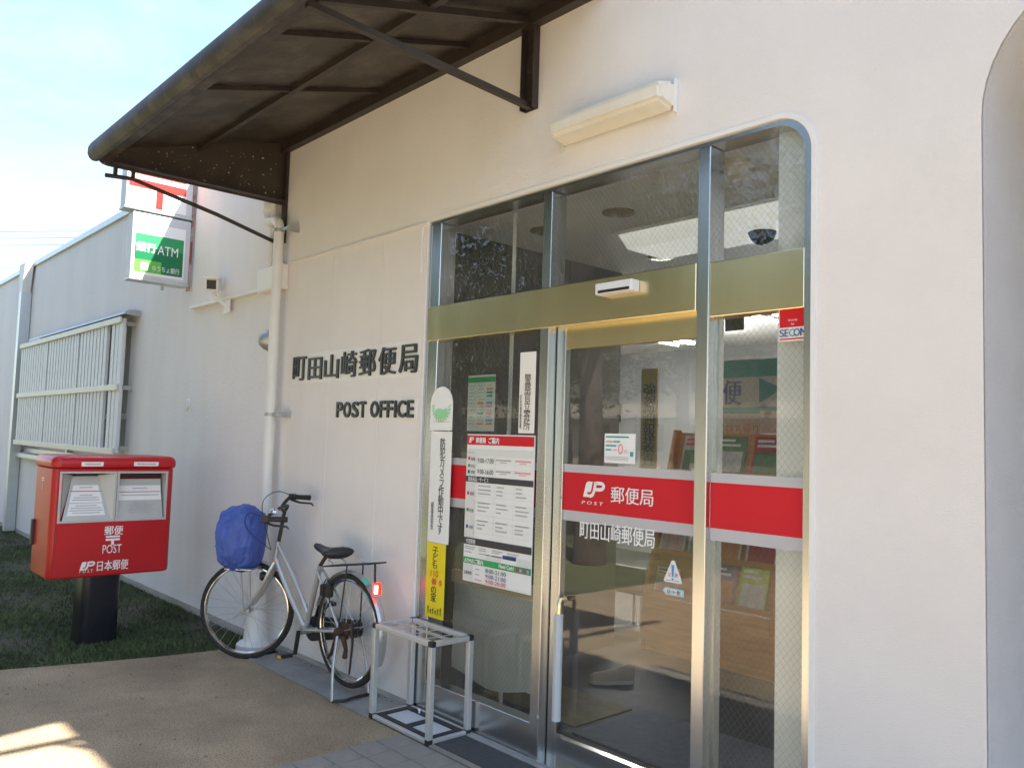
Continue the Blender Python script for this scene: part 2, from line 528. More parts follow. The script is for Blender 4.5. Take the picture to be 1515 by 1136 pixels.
M['concrete'] = mat('grey_concrete', (0.34, 0.33, 0.31), 0.9, var=0.14, scale=7, bump=0.3, bscale=150, dark=(0.13, 0.125, 0.12), dscale=4, damt=0.5)
M['tile'] = mat('grey_paving_tile', (0.28, 0.255, 0.22), 0.85, var=0.14, scale=9, bump=0.25, bscale=180, dark=(0.15, 0.135, 0.12), dscale=6, damt=0.4)
M['joint'] = mat('dark_joint', (0.11, 0.10, 0.09), 0.95, var=0.1)
M['matting'] = mat('dark_entrance_mat', (0.075, 0.075, 0.075), 0.95, var=0.15, scale=40, bump=0.4, bscale=300)
M['soil'] = mat('lawn_soil', (0.080, 0.064, 0.042), 0.95, var=0.4, scale=4, bump=0.8, bscale=40, dark=(0.040, 0.050, 0.022), dscale=5, damt=0.8)
M['asphalt'] = mat('asphalt', (0.055, 0.055, 0.056), 0.9, var=0.15, scale=20, bump=0.3, bscale=200)
M['wood'] = mat('orange_wood', (0.62, 0.23, 0.04), 0.45, var=0.18, scale=5, stretch=(1, 1, 8))
M['brownseat'] = mat('dark_brown_seat', (0.06, 0.035, 0.025), 0.6, var=0.1)

# ------------------------------------------------------------------ ground
mb = MB(); mb.face([(-400, -400, -0.022), (400, -400, -0.022), (400, 400, -0.022), (-400, 400, -0.022)])
props(mb.build('ground', M['soil']), kind='structure')
PAVE_EDGE = [(-5.60, -0.28), (-5.60, -0.45), (-5.66, -0.75), (-5.76, -1.15), (-5.88, -1.55), (-5.95, -2.0), (-5.85, -2.6), (-5.62, -3.1), (-5.62, -6.4)]
mb = MB()
P2 = PAVE_EDGE + [(9, -6.4), (9, -0.0), (-1.0, -0.0), (-1.0, 0.10), (-3.86, 0.10), (-3.86, -0.28)]
mb.prism([(x, y, -0.06) for x, y in P2], (0, 0, 0.06))
props(mb.build('paving', M['paving']), kind='structure')
mb = MB(); mb.prism([(x, y, -0.06) for x, y in ((-5.26, -0.278), (-3.79, -0.268), (-3.79, 0.0), (-5.26, 0.0))], (0, 0, 0.068))
props(mb.build('apron', M['concrete']), kind='structure')
mb = MB(); mb.face([(-60, -14, -0.012), (60, -14, -0.012), (60, -8.2, -0.012), (-60, -8.2, -0.012)])
props(mb.build('road', M['asphalt']), kind='structure')
# tiled patch in front of the door: recessed joints, each tile its own piece
tp = thing('tile_patch', None, None, (-3.49, -0.58, 0.0)); props(tp, kind='structure')
mb = MB(); mb.box((-3.49, -1.70, -0.02), (-0.6, -0.232, 0.002)); mb.build('joint_bed', M['joint'], tp)
mb = MB(); tw = 0.147
mb.box((-3.49, -0.58, -0.01), (-3.49 + tw, -0.58 + tw, 0.008), 0.003, 1)
t0 = mb.build('tile', M['tile'], tp)
pitch = 0.152
for i in range(18):
    for j in range(-7, 2):
        if (i, j) == (0, 0): continue
        if j == 2: continue
        copy_part(t0, tp, (i * pitch, j * pitch + (0.0), random.uniform(-0.0015, 0.0015)))
mb = MB(); mb.box((-3.49, -0.268, -0.01), (-0.6, -0.234, 0.009), 0.002, 1); mb.build('border', M['tile'], tp)
mb = MB(); mb.box((-3.33, -0.226, -0.02), (-0.9, -0.031, 0.006)); props(mb.build('entrance_mat', M['matting']), kind='structure')
mb = MB(); mb.box((-3.79, -0.030, -0.02), (-0.9, -0.001, 0.014), 0.004); mb.box((-3.78, -0.001, -0.02), (-1.46, 0.115, 0.0155)); props(mb.build('door_sill', M['concrete']), kind='structure')

# lawn: one object of many short blades
def lawn():
    import numpy as np
    rng = np.random.default_rng(4)
    pts = []
    def pave_x(y):
        for (x0, y0), (x1, y1) in zip(PAVE_EDGE, PAVE_EDGE[1:]):
            if y1 <= y <= y0: return x0 + (x1 - x0) * (y0 - y) / max(y0 - y1, 1e-6)
        return -5.6
    n = 0
    tot = 60000
    X = -5.45 - rng.random(tot * 2) ** 1.7 * 9.0
    Y = -0.02 - rng.random(tot * 2) * 2.7
    V = np.zeros((tot, 3, 3)); k = 0
    for x, y in zip(X, Y):
        if x > pave_x(y) - 0.01 + 0.05 * rng.standard_normal() * (1 + math.sin(9 * y)): continue
        dens = 0.55 + 0.45 * math.sin(3.1 * x + 1.7 * math.sin(2.3 * y)) * math.cos(4.2 * y + x)
        if rng.random() > dens + 0.05: continue
        h = (0.010 + 0.024 * rng.random()) * (1.5 if rng.random() < 0.05 else 1)
        a = rng.random() * 6.283; w = 0.0035 + 0.003 * rng.random()
        lx, ly = (rng.random(2) - 0.5) * h * 1.6
        c, s_ = math.cos(a) * w, math.sin(a) * w
        V[k] = ((x - c, y - s_, -0.02), (x + c, y + s_, -0.02), (x + lx, y + ly, -0.02 + h)); k += 1
        if k == tot: break
    V = V[:k].reshape(-1, 3)
    me = bpy.data.meshes.new('lawn')
    me.vertices.add(len(V)); me.vertices.foreach_set('co', V.ravel())
    me.loops.add(3 * k); me.loops.foreach_set('vertex_index', np.arange(3 * k, dtype=np.int32))
    me.polygons.add(k); me.polygons.foreach_set('loop_start', np.arange(0, 3 * k, 3, dtype=np.int32))
    me.update()
    gm = mat('grass_blades', (0.078, 0.115, 0.036), 0.7, var=0.6, scale=2.3, dark=(0.085, 0.075, 0.04), dscale=9, damt=0.6)
    props(link_mesh('lawn', me, gm), 'short rough dark green grass around the red mailbox', 'grass', kind='stuff')
lawn()

# a few dry leaves blown against the wall foot and along the lawn edge
def litter():
    rnd = random.Random(12); mb = MB()
    for k in range(70):
        if k < 34: x, y, z = rnd.uniform(-5.2, -3.9), -0.02 - abs(rnd.gauss(0, .03)), 0.0105
        elif k < 56: x, y, z = -5.56 + rnd.uniform(0, .25), rnd.uniform(-2.4, -0.35), 0.0025
        else: x, y, z = rnd.uniform(-5.4, -3.2), rnd.uniform(-1.9, -0.4), 0.0025
        a_ = rnd.random() * 6.28; L_, w_ = rnd.uniform(.006, .016), rnd.uniform(.003, .007)
        c_, s_ = math.cos(a_), math.sin(a_); zz = rnd.uniform(0, .006)
        mb.face([(x - c_ * L_, y - s_ * L_, z), (x - s_ * w_, y + c_ * w_, z + zz), (x + c_ * L_, y + s_ * L_, z + zz * .4), (x + s_ * w_, y - c_ * w_, z + zz * .7)])
    props(mb.build('leaf_litter', mat('dry_leaf', (0.12, 0.075, 0.035), 0.8, var=0.5, scale=20)), 'scattered tiny dry leaves along the wall foot and paving edge', 'leaf litter', kind='stuff')
litter()

# ------------------------------------------------------------------ post office building
B = thing('post_office_building', 'white stucco single storey post office with glazed steel entrance and low wing', 'building', (-5.7, 0, 0))
OP_L, OP_R, OP_T = -3.795, -1.447, 2.745                     # entrance opening in the wall face
NI_L, NI_R, NI_B, NI_T, NI_r = -0.885, 1.6, 0.10, 3.0, 0.44  # rounded window niche at the right
def wall_map(off, depth0=0.0):
    return lambda a, b, t: Vector((a, t + depth0, b)) - off
o_open = rrect(OP_L, OP_R, -0.05, OP_T, 0.145, ('tr',))
o_niche = rrect(NI_L, NI_R, NI_B, NI_T, NI_r)
me = fill2d([(-5.655, -0.05), (8, -0.05), (8, 3.80), (-5.655, 3.80)], [[(a, max(b, -0.04)) for a, b in o_open], o_niche], 0.20, wall_map(ORIG[B.name]))
link_mesh('facade_wall', me, M['stucco'], B)
WX0, WX1, WZ0, WZ1 = -13.55, -8.95, 1.12, 2.66
me = fill2d([(-32, -0.05), (-5.655, -0.05), (-5.655, 3.80), (-32, 3.80)], [[(WX0, WZ0), (WX1, WZ0), (WX1, WZ1), (WX0, WZ1)]], 0.20, wall_map(ORIG[B.name], 0.0))
link_mesh('wing_wall', me, M['wing'], B)
mb = MB(); mb.box((-32, -0.03, 3.80), (8, 0.22, 3.872), 0.004); mb.build('parapet_coping', M['flash'], B)
mb = MB(); mb.box((-32, 0.22, 3.45), (8, 9.0, 3.60)); mb.build('roof', M['concrete'], B)
mb = MB(); mb.box((-32, 8.9, -0.05), (8, 9.1, 3.8)); mb.box((-32.2, 0, -0.05), (-32, 9.1, 3.8)); mb.box((8, 0, -0.05), (8.2, 9.1, 3.8)); mb.build('rear_wall', M['wing'], B)
# raised upper panel of the wing, between the sign pole and the drainpipe
mb = MB(); mb.box((-7.27, -0.035, 2.60), (-5.70, 0.002, 3.798), 0.004, 1); mb.build('upper_panel', M['wing'], B)
mb = MB(); mb.box((-7.27, -0.050, 2.572), (-5.72, -0.0, 2.597), 0.004, 1); mb.build('panel_ledge', M['white'], B)
mb = MB(); mb.box((-5.60, -0.014, 2.728), (-3.80, 0.0, 2.748), 0.005); mb.build('wall_moulding', M['stucco'], B)
ring_o = [(a + (0.018 if a > OP_R - 0.2 else -0.0), b) for a, b in rrect(OP_L, OP_R, 0.0, OP_T + 0.018, 0.155, ('tr',))]
me = fill2d(ring_o, [[(a, max(b, 0.002)) for a, b in rrect(OP_L + 0.001, OP_R - 0.0002, 0.002, OP_T - 0.0002, 0.145, ('tr',))]], 0.009, wall_map(ORIG[B.name], -0.009))
link_mesh('opening_trim', me, M['white'], B)
mb = MB(); mb.box((-3.86, -0.010, 2.45), (-3.848, 0.0, 2.726), 0.002, 1); mb.build('wall_conduit', M['stucco'], B)
for pxa, za, zb in ((480, 0.03, 2.72), (555, 0.03, 2.72)):
    x = hit(pxa, 700, 1, 0)[0]
    mb = MB(); mb.box((x - 0.004, -0.0015, za), (x + 0.004, 0.0, zb)); mb.build('panel_joint', M['stucco'], B)
mb = MB(); mb.box((-32, -0.006, -0.03), (-3.80, 0.0, 0.035)); mb.build('plinth', mat('plinth_grey', (0.42, 0.40, 0.37), 0.9, var=0.25, scale=6, dark=(0.16, 0.13, 0.10), damt=0.7), B)
# niche: deep reveal and the window at its back
rv = MB()
for i in range(len(o_niche)):
    (a0, b0), (a1, b1) = o_niche[i], o_niche[(i + 1) % len(o_niche)]
    k0, k1 = ((q[0] - 0.35) * 0.998 + 0.35 for q in (o_niche[i], o_niche[(i + 1) % len(o_niche)])); h0, h1 = ((q[1] - 1.66) * 0.998 + 1.66 for q in (o_niche[i], o_niche[(i + 1) % len(o_niche)]))
    rv.face([(k0, 0.004, h0), (k1, 0.004, h1), (k1, 0.56, h1), (k0, 0.56, h0)])
rv.build('niche_reveal', mat('grey_stucco', (0.70, 0.665, 0.65), 0.85, var=0.04, bump=0.5, bscale=150), B, smooth=True)
mb = MB(); mb.box((NI_L - 0.05, 0.562, NI_B - 0.1), (NI_R + 0.05, 0.60, NI_T + 0.1)); mb.build('niche_window_panel', mat('dim_pane', (0.10, 0.12, 0.13), 0.1, var=0.05), B)
# interior shell
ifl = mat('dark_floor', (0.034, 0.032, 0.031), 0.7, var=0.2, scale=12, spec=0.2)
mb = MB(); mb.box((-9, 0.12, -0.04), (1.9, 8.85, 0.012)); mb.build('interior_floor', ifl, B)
icm = mat('ceiling_board', (0.72, 0.71, 0.67), 0.9, var=0.04, scale=40, bump=0.2, bscale=60)
CZ = 2.80
mb = MB(); mb.box((-9, 0.25, CZ), (1.9, 8.85, CZ + 0.05)); mb.build('interior_ceiling', icm, B)
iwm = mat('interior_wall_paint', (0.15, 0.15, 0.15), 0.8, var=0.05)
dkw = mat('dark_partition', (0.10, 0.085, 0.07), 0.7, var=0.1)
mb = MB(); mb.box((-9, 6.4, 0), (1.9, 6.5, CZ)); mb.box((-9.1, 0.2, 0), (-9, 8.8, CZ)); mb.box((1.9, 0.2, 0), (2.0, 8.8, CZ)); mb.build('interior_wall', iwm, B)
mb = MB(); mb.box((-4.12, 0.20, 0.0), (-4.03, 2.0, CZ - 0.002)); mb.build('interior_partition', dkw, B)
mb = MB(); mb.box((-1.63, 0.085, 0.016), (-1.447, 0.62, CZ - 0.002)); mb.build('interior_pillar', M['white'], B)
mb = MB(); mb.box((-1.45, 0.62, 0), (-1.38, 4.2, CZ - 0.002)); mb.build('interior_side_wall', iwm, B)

# wing window behind the grille
W = thing('wing_window', 'wide frosted window in the wing wall behind the bar grille', 'window', (-11.2, 0.08, 1.9))
mb = MB()
for a, b in (((WX0, 0.03, WZ0), (WX1, 0.13, WZ0 + 0.06)), ((WX0, 0.03, WZ1 - 0.06), (WX1, 0.13, WZ1)), ((WX0, 0.03, WZ0 + 0.06), (WX0 + 0.06, 0.13, WZ1 - 0.06)), ((WX1 - 0.06, 0.03, WZ0 + 0.06), (WX1, 0.13, WZ1 - 0.06)), ((-11.28, 0.03, WZ0 + 0.06), (-11.22, 0.13, WZ1 - 0.06)), ((WX0 + 0.06, 0.04, 1.60), (-11.28, 0.12, 1.66)), ((-11.22, 0.04, 1.60), (WX1 - 0.06, 0.12, 1.66))):
    mb.box(a, b)
mb.build('frame', M['alu'], W)
mb = MB(); mb.box((WX0 + 0.05, 0.075, WZ0 + 0.05), (WX1 - 0.05, 0.085, WZ1 - 0.05)); mb.build('pane', mat('frosted_glass', (0.36, 0.38, 0.36), 0.25, var=0.1, bump=0.3, bscale=80), W)
mb = MB(); mb.box((WX0 - 0.1, -0.07, WZ0 - 0.07), (WX1 + 0.1, 0.03, WZ0 - 0.005), 0.004, 1); mb.build('sill', M['flash'], W)

# ------------------------------------------------------------------ window grille
G = thing('window_grille', 'pale metal bar grille standing off the wing wall before the window', 'grille', (-11.2, -0.13, 1.9))
gy = -0.14
gx0, gx1 = hit(26, 600, 1, gy)[0], hit(176, 560, 1, gy)[0]
gm_rail = mat('cream_rail', (0.70, 0.68, 0.58), 0.45, var=0.04); gm_bar = mat('grey_bar', (0.66, 0.67, 0.69), 0.5, var=0.05)
for z in (1.268, 1.915, 2.605):
    mb = MB(); mb.box((gx0, gy - 0.025, z - 0.032), (gx1, gy - 0.002, z + 0.032), 0.004, 1); mb.build('rail', gm_rail, G)
nb = 34; sec = (gx1 - gx0) / 3.18
mb = MB(); mb.box((gx0 + 0.01, gy, 1.255), (gx0 + 0.102, gy + 0.03, 2.615)); b0 = mb.build('bar', gm_bar, G)
step = (gx1 - gx0 - 0.08) / nb
for i in range(1, nb + 1):
    if i in (11, 22): continue
    if i == nb - 3: continue
    copy_part(b0, G, (i * step, 0, 0))
for i in (11, 22, nb):
    x = gx0 + 0.02 + i * step
    mb = MB(); mb.box((x - 0.03, gy + 0.001, 1.25), (x + 0.04, gy + 0.05, 2.60)); mb.build('upright', gm_bar, G)
for x in (gx0 + 0.1, gx0 + (gx1 - gx0) / 2, gx1 - 0.04):
    for z in (1.30, 1.915, 2.57):
        mb = MB(); mb.box((x - 0.02, gy + 0.03, z - 0.02), (x + 0.02, 0.002, z + 0.02)); mb.build('standoff', M['galv'], G)
hood = MB()
pr = [(0, 2.70), (-0.06, 2.703), (-0.12, 2.693), (-0.155, 2.675), (-0.168, 2.648)]
for (y0, z0), (y1, z1) in zip(pr, pr[1:]):
    hood.face([(gx0 + 0.5, y0, z0), (gx1 + 0.12, y0, z0), (gx1 + 0.12, y1, z1), (gx0 + 0.5, y1, z1)])
hood.face([(gx1 + 0.12, y, z) for y, z in pr] + [(gx1 + 0.12, 0, 2.64)])
ho = hood.build('hood', M['galv'], G, smooth=True)

# ------------------------------------------------------------------ wing fittings
def pipe_thing():
    D = thing('drainpipe', 'white plastic drainpipe with elbow running down the wall left of the black lettering', 'drainpipe', (-5.70, -0.085, 0))
    x = hit(409, 420, 1, -0.085)[0]; yb = -0.085
    xb = hit(394, 730, 1, yb)[0]
    zt = hit(412, 325, 1, yb)[2]
    el = [(xb, yb, 0.25), (xb, yb, 1.6), (x, yb, zt - 0.07)]
    for i in range(5):
        a = R(90 * i / 4); el.append((x - 0.07 * (1 - math.cos(a)), yb, zt - 0.07 + 0.07 * math.sin(a)))
    x2 = x - 0.20
    for i in range(5):
        a = R(90 * i / 4); el.append((x2 + 0.07 - 0.07 * math.sin(a) , yb, zt + 0.07 - 0.07 * math.cos(a)))
    el.append((x2, yb, zt + 0.30))
    mb = MB(); mb.tube(el, 0.036, 16); mb.build('pipe', M['pvc'], D, smooth=True)
    mb = MB(); mb.lathe((x2, yb, zt + 0.085), (0, 0, 1), [(0.040, 0), (0.042, 0.01), (0.042, 0.09), (0.039, 0.1)], 16); mb.build('collar', M['pvc'], D, smooth=True)
    for z, xx in ((hit(412, 342, 1, yb)[2], x), (hit(402, 613, 1, yb)[2], xb)):
        mb = MB(); mb.lathe((xx, yb, z - 0.012), (0, 0, 1), [(0.041, 0), (0.041, 0.024)], 16); mb.box((xx + 0.035, yb - 0.008, z - 0.008), (xx + 0.14, yb + 0.008, z + 0.008)); mb.box((xx + 0.125, yb, z - 0.02), (xx + 0.15, 0.004, z + 0.02)); mb.build('clamp', M['galv'], D)
    mb = MB(); xt = x - 0.16
    mb.tube([(xt, -0.06, 2.72), (xt, -0.06, 3.28)], 0.024, 10); mb.build('thin_pipe', M['pvc'], D, smooth=True)
    mb = MB(); mb.tube([(xb - 0.10, -0.02, 0.3), (x - 0.12, -0.02, 2.55)], 0.012, 8); mb.build('cable_duct', M['pvc'], D, smooth=True)
    cx = hit(378, 940, 1, -0.13)[0]
    K = MB(); K.lathe((cx, -0.13, -0.01), (0, 0, 1), [(0.125, 0), (0.128, 0.01), (0.126, 0.05), (0.110, 0.065), (0.085, 0.075), (0.072, 0.16), (0.060, 0.34), (0.050, 0.50), (0.03, 0.52)], 28)
    solo(K, 'pipe_cone', M['pvc'], 'white plastic cone on the ground at the foot of the drainpipe behind the front wheel', 'cone', smooth=True)
pipe_thing()
V = thing('vent_hood', 'small round steel vent hood on the wall behind the drainpipe', 'vent', (-5.74, 0, 2.19))
mb = MB(); mb.lathe((-5.735, 0.0, 2.19), (0, -1, 0), [(0.085, 0), (0.085, 0.012), (0.07, 0.05), (0.045, 0.085), (0.01, 0.10)], 24); mb.build('hood', M['galv'], V, smooth=True)
J = thing('junction_box', 'cream square junction box on the wall just above the ledge beside the drainpipe', 'electrical box', (-5.70, 0, 2.63))
mb = MB(); mb.box((-5.86, -0.075, 2.548), (-5.50, -0.002, 2.735), 0.008); mb.build('box', M['stucco'], J)
mb = MB(); mb.box((-5.85, -0.083, 2.556), (-5.51, -0.0745, 2.727), 0.004, 1); mb.build('lid', M['white'], J)
# security camera on the raised panel
S = thing('security_camera', 'white box security camera with black lens window on the wing below the signs', 'camera', (-6.9, -0.12, 2.7))
p = hit(314, 421, 1, -0.17)
d = Vector((0.80, -0.52, -0.18)).normalized(); sd = d.cross(Vector((0, 0, 1))).normalized(); up = sd.cross(d)
c0 = p - d * 0.07
mb = MB(); mb.obox(c0, d * 0.10, sd * 0.048, up * 0.048, 0.006); mb.build('housing', M['white'], S)
mb = MB(); mb.obox(p + d * 0.033, d * 0.003, sd * 0.036, up * 0.036); mb.build('lens_window', M['black'], S)
mb = MB(); mb.obox(c0 + up * 0.056 + d * 0.03, d * 0.11, sd * 0.058, up * 0.005); mb.build('sun_shield', M['white'], S)
mb = MB(); mb.tube([c0 - up * 0.05, c0 - up * 0.10 - d * 0.04, (p[0] + 0.02, -0.04, p[2] - 0.17)], 0.018, 8); mb.box((p[0] - 0.04, -0.05, p[2] - 0.22), (p[0] + 0.06, -0.034, p[2] - 0.11), 0.004); mb.build('bracket', M['white'], S)
mb = MB(); p = hit(278, 598, 1, 0); mb.lathe((p[0], 0, p[2]), (0, -1, 0), [(0.052, 0), (0.052, 0.008), (0.044, 0.014)], 20)
mb.build('cover_plate', M['wing'], B, smooth=True)
# far downpipe with hopper
D2 = thing('hopper_downpipe', 'pale grey downpipe with a funnel hopper at the far end of the wing', 'drainpipe', (-14.0, -0.06, 0))
x = hit(36, 450, 1, -0.08)[0]
mb = MB(); mb.box((x - 0.07, -0.14, 0.0), (x + 0.07, -0.01, 3.42)); mb.build('pipe', M['flash'], D2)
mb = MB(); mb.prism([(x - 0.07, -0.14, 3.42), (x + 0.07, -0.14, 3.42), (x + 0.19, -0.14, 3.84), (x - 0.19, -0.14, 3.84)], (0, 0.11, 0)); mb.build('hopper', mat('light_flashing', (0.7, 0.7, 0.68), 0.5), D2)

# ------------------------------------------------------------------ projecting signs
SX = -7.30
mb = MB(); mb.box((SX - 0.06, -0.055, 2.74), (SX - 0.005, -0.036, 3.83), 0.003, 1)
rust = mat('rusty_white_steel', (0.50, 0.36, 0.30), 0.7, var=0.1, dark=(0.30, 0.075, 0.03), dscale=6, damt=2.5)
solo(mb, 'sign_pole', rust, 'rusty flat steel upright on the wing wall holding the projecting signs', 'pole')
sp = sidep(SX)
def shell(t, y0, y1, z0, z1, thick):
    mb = MB(); mb.box((SX - thick, y0, z0), (SX - 0.002, y1, z1), 0.006); mb.build('box', mat('sign_case', (0.58, 0.58, 0.60), 0.45, metal=0.2, var=0.05), t)
P = thing('postal_mark_sign', 'white projecting sign box with red postal mark just under the canopy end', 'sign', (SX, -0.35, 3.4))
shell(P, -0.625, -0.058, 3.395, 4.06, 0.14)
mb = MB(); sp.quad(mb, -0.612, -0.115, 3.405, 4.05, 0.001); face_w = mat('white_sign_face', (0.82, 0.82, 0.82), 0.3, var=0.02); mb.build('face', face_w, P)
mb = MB(); sp.quad(mb, -0.605, -0.122, 3.572, 3.640, 0.004); sp.quad(mb, -0.605, -0.122, 3.685, 3.755, 0.004); sp.quad(mb, -0.375, -0.318, 3.412, 3.572, 0.004); mb.build('postal_mark', mat('bright_red_print', (0.75, 0.03, 0.02), 0.35, var=0.03), P)
mb = MB(); mb.box((SX - 0.15, -0.63, 3.372), (SX + 0.006, -0.055, 3.394), 0.003); mb.build('bottom_rail', M['flash'], P)
A = thing('atm_sign', 'green and white projecting ATM sign hanging below the postal mark sign', 'sign', (SX, -0.3, 3.0))
shell(A, -0.555, -0.058, 2.795, 3.355, 0.12)
mb = MB(); sp.quad(mb, -0.545, -0.105, 2.822, 3.275, 0.001); mb.build('face', face_w, A)
mb = MB(); sp.quad(mb, -0.525, -0.118, 3.06, 3.175, 0.004); mb.build('green_band', M['green_print'], A, label='mid green band behind the ATM lettering')
mb = MB(); sp.quad(mb, -0.525, -0.118, 2.95, 3.06, 0.004); mb.build('dark_green_band', M['green_dark'], A)
mb = MB(); sp.quad(mb, -0.525, -0.30, 2.845, 2.95, 0.004); mb.build('light_green_band', M['green_light'], A)
mb = MB(); sp.quad(mb, -0.30, -0.118, 2.845, 2.95, 0.004); mb.build('dark_green_block', M['green_dark'], A)
txt('lettering', '銀行', sp, -0.515, -0.355, 3.02, 3.10, 0.007, M['whitefilm'], A, bold=0.03)
txt('lettering', 'ATM', sp, -0.340, -0.165, 3.015, 3.095, 0.007, M['whitefilm'], A, bold=0.005)
txt('lettering', 'ゆうちょ銀行', sp, -0.375, -0.145, 2.865, 2.915, 0.007, M['whitefilm'], A, bold=0.01)
mb = MB(); sp.quad(mb, -0.475, -0.41, 2.86, 2.93, 0.007); mb.build('bank_emblem', M['whitefilm'], A)
mb = MB(); mb.box((SX - 0.14, -0.56, 2.770), (SX + 0.006, -0.055, 2.793), 0.003); mb.build('bottom_rail', M['flash'], A)
mb = MB(); mb.tube([(SX - 0.06, -0.26, 2.72), (SX - 0.06, -0.26, 2.772)], 0.012, 8); mb.build('drain_nipple', M['galv'], A)

# ------------------------------------------------------------------ canopy
C = thing('canopy', 'dark brown sheet metal canopy sloping out over the entrance on steel brackets', 'canopy', (-4.0, 0, 3.5))
cx0, cx1 = -5.65, -2.47
def cz(y): return 3.672 + 0.30 * y
mb = MB(); mb.prism([(cx0, 0, cz(0) + 0.004), (cx0, -1.27, cz(-1.27) + 0.004), (cx0, -1.27, cz(-1.27) + 0.03), (cx0, 0, cz(0) + 0.03)], (cx1 - cx0, 0, 0)); mb.build('roof_sheet', M['brown'], C)
gp = [(-1.258, 3.262), (-1.268, 3.232), (-1.290, 3.212), (-1.318, 3.210), (-1.338, 3.224), (-1.350, 3.250), (-1.349, 3.292), (-1.335, 3.322), (-1.28, 3.336), (-1.262, 3.33)]
mb = MB(); mb.prism([(cx0 - 0.02, y, z) for y, z in gp], (cx1 - cx0 + 0.04, 0, 0)); mb.build('gutter', M['brown'], C, smooth=True)
mb = MB(); mb.box((cx0, -1.257, 3.268), (cx1, -1.185, 3.300)); mb.build('gutter_flange', M['brown'], C)
def on_canopy(px, py):
    d = _f * F_PX + CR * (px - PW / 2) - CU * (py - PH / 2)
    t = (3.672 + 0.30 * CAM_P.y - CAM_P.z) / (d.z - 0.30 * d.y)
    return CAM_P + d * t
for q in ((314, 128), (427, 47)):
    x = on_canopy(*q).x
    mb = MB(); mb.bar((x, -0.05, cz(-0.05) - 0.010), (x, -1.22, cz(-1.22) - 0.010), 0.026, 0.024); mb.build('rafter', M['brown2'], C)
for x in (-2.55,):
    mb = MB(); mb.bar((x, -0.05, cz(-0.05) - 0.010), (x, -1.22, cz(-1.22) - 0.010), 0.026, 0.024); mb.build('rafter', M['brown2'], C)
a, b = on_canopy(345, 191.5), on_canopy(520, 67.6)
yp = (a.y + b.y) / 2
mb = MB(); mb.bar((cx0 + 0.02, yp, cz(yp) - 0.016), (cx1, yp, cz(yp) - 0.016), 0.03, 0.034); mb.build('purlin', M['brown2'], C)
mb = MB(); mb.bar((cx0 + 0.02, -0.028, 3.628), (cx1, -0.028, 3.628), 0.054, 0.075); mb.build('wall_angle', M['brown2'], C)
mb = MB(); mb.prism([(cx0, -0.002, 3.70), (cx0, -0.002, 3.200), (cx0, -1.235, 3.192), (cx0, -1.265, 3.198), (cx0, -1.285, 3.212), (cx0, -1.285, 3.30)], (0.018, 0, 0)); mb.build('end_panel', M['droplet'], C)
mb = MB(); mb.bar((cx0 + 0.05, -0.02, 3.215), (cx0 + 0.05, -1.22, 3.208), 0.07, 0.012); mb.build('end_flange', M['brown2'], C)
mb = MB(); mb.box((cx0 + 0.02, -0.022, 2.905), (cx0 + 0.075, -0.002, 3.62)); mb.build('wall_strip', M['brown2'], C)
# stay rod at the left end
xs = cx0 + 0.01
mb = MB(); mb.tube([(xs, -1.245, 3.128), (xs, -1.08, 3.143), (xs, -0.50, 3.025), (xs, -0.03, 2.905)], 0.0145, 8); mb.build('stay_rod', M['brown2'], C, smooth=True)
for y in (-1.185, -1.075):
    mb = MB(); mb.bar((xs, y, 3.135), (xs, y, 3.20), 0.022, 0.022, up=(0, 1, 0)); mb.build('stay_lug', M['brown2'], C)
# perforated bracket near the right
xb = -2.955
def bracket(xb):
    mb = MB()
    mb.box((xb - 0.045, -0.010, 3.165), (xb + 0.045, -0.001, 3.645))
    mb.box((xb + 0.040, -0.045, 3.165), (xb + 0.046, -0.010, 3.645)); mb.box((xb - 0.046, -0.045, 3.165), (xb - 0.040, -0.010, 3.645))
    mb.build('bracket_plate', M['brown2'], C)
    for k in range(6):
        mb = MB(); z = 3.215 + k * 0.075
        mb.box((xb - 0.030, -0.0135, z), (xb + 0.030, -0.0102, z + 0.014)); mb.box((xb + 0.02, -0.0135, z - 0.022), (xb + 0.030, -0.0102, z)); mb.build('bracket_slot', M['brown'], C)
    mb = MB(); mb.bar((xb, -0.02, 3.182), (xb, -1.26, 3.232), 0.032, 0.028); mb.build('bracket_strut', M['brown2'], C)
    mb = MB(); mb.bar((xb, -0.02, 3.632), (xb, -1.22, 3.272), 0.032, 0.034); mb.build('bracket_arm', M['brown2'], C)
bracket(xb)
# unseen arm and tie above the frame, added to stripe the paving with shadow
mb = MB(); mb.bar((-2.21, -0.0, 3.60), (-2.21, -1.45, 3.60), 0.05, 0.05); mb.build('shadow_arm', M['brown2'], C)
mb = MB(); mb.bar((-2.21, -0.22, 3.60), (-1.84, -0.005, 3.60), 0.045, 0.045); mb.build('shadow_arm_tie', M['brown2'], C)

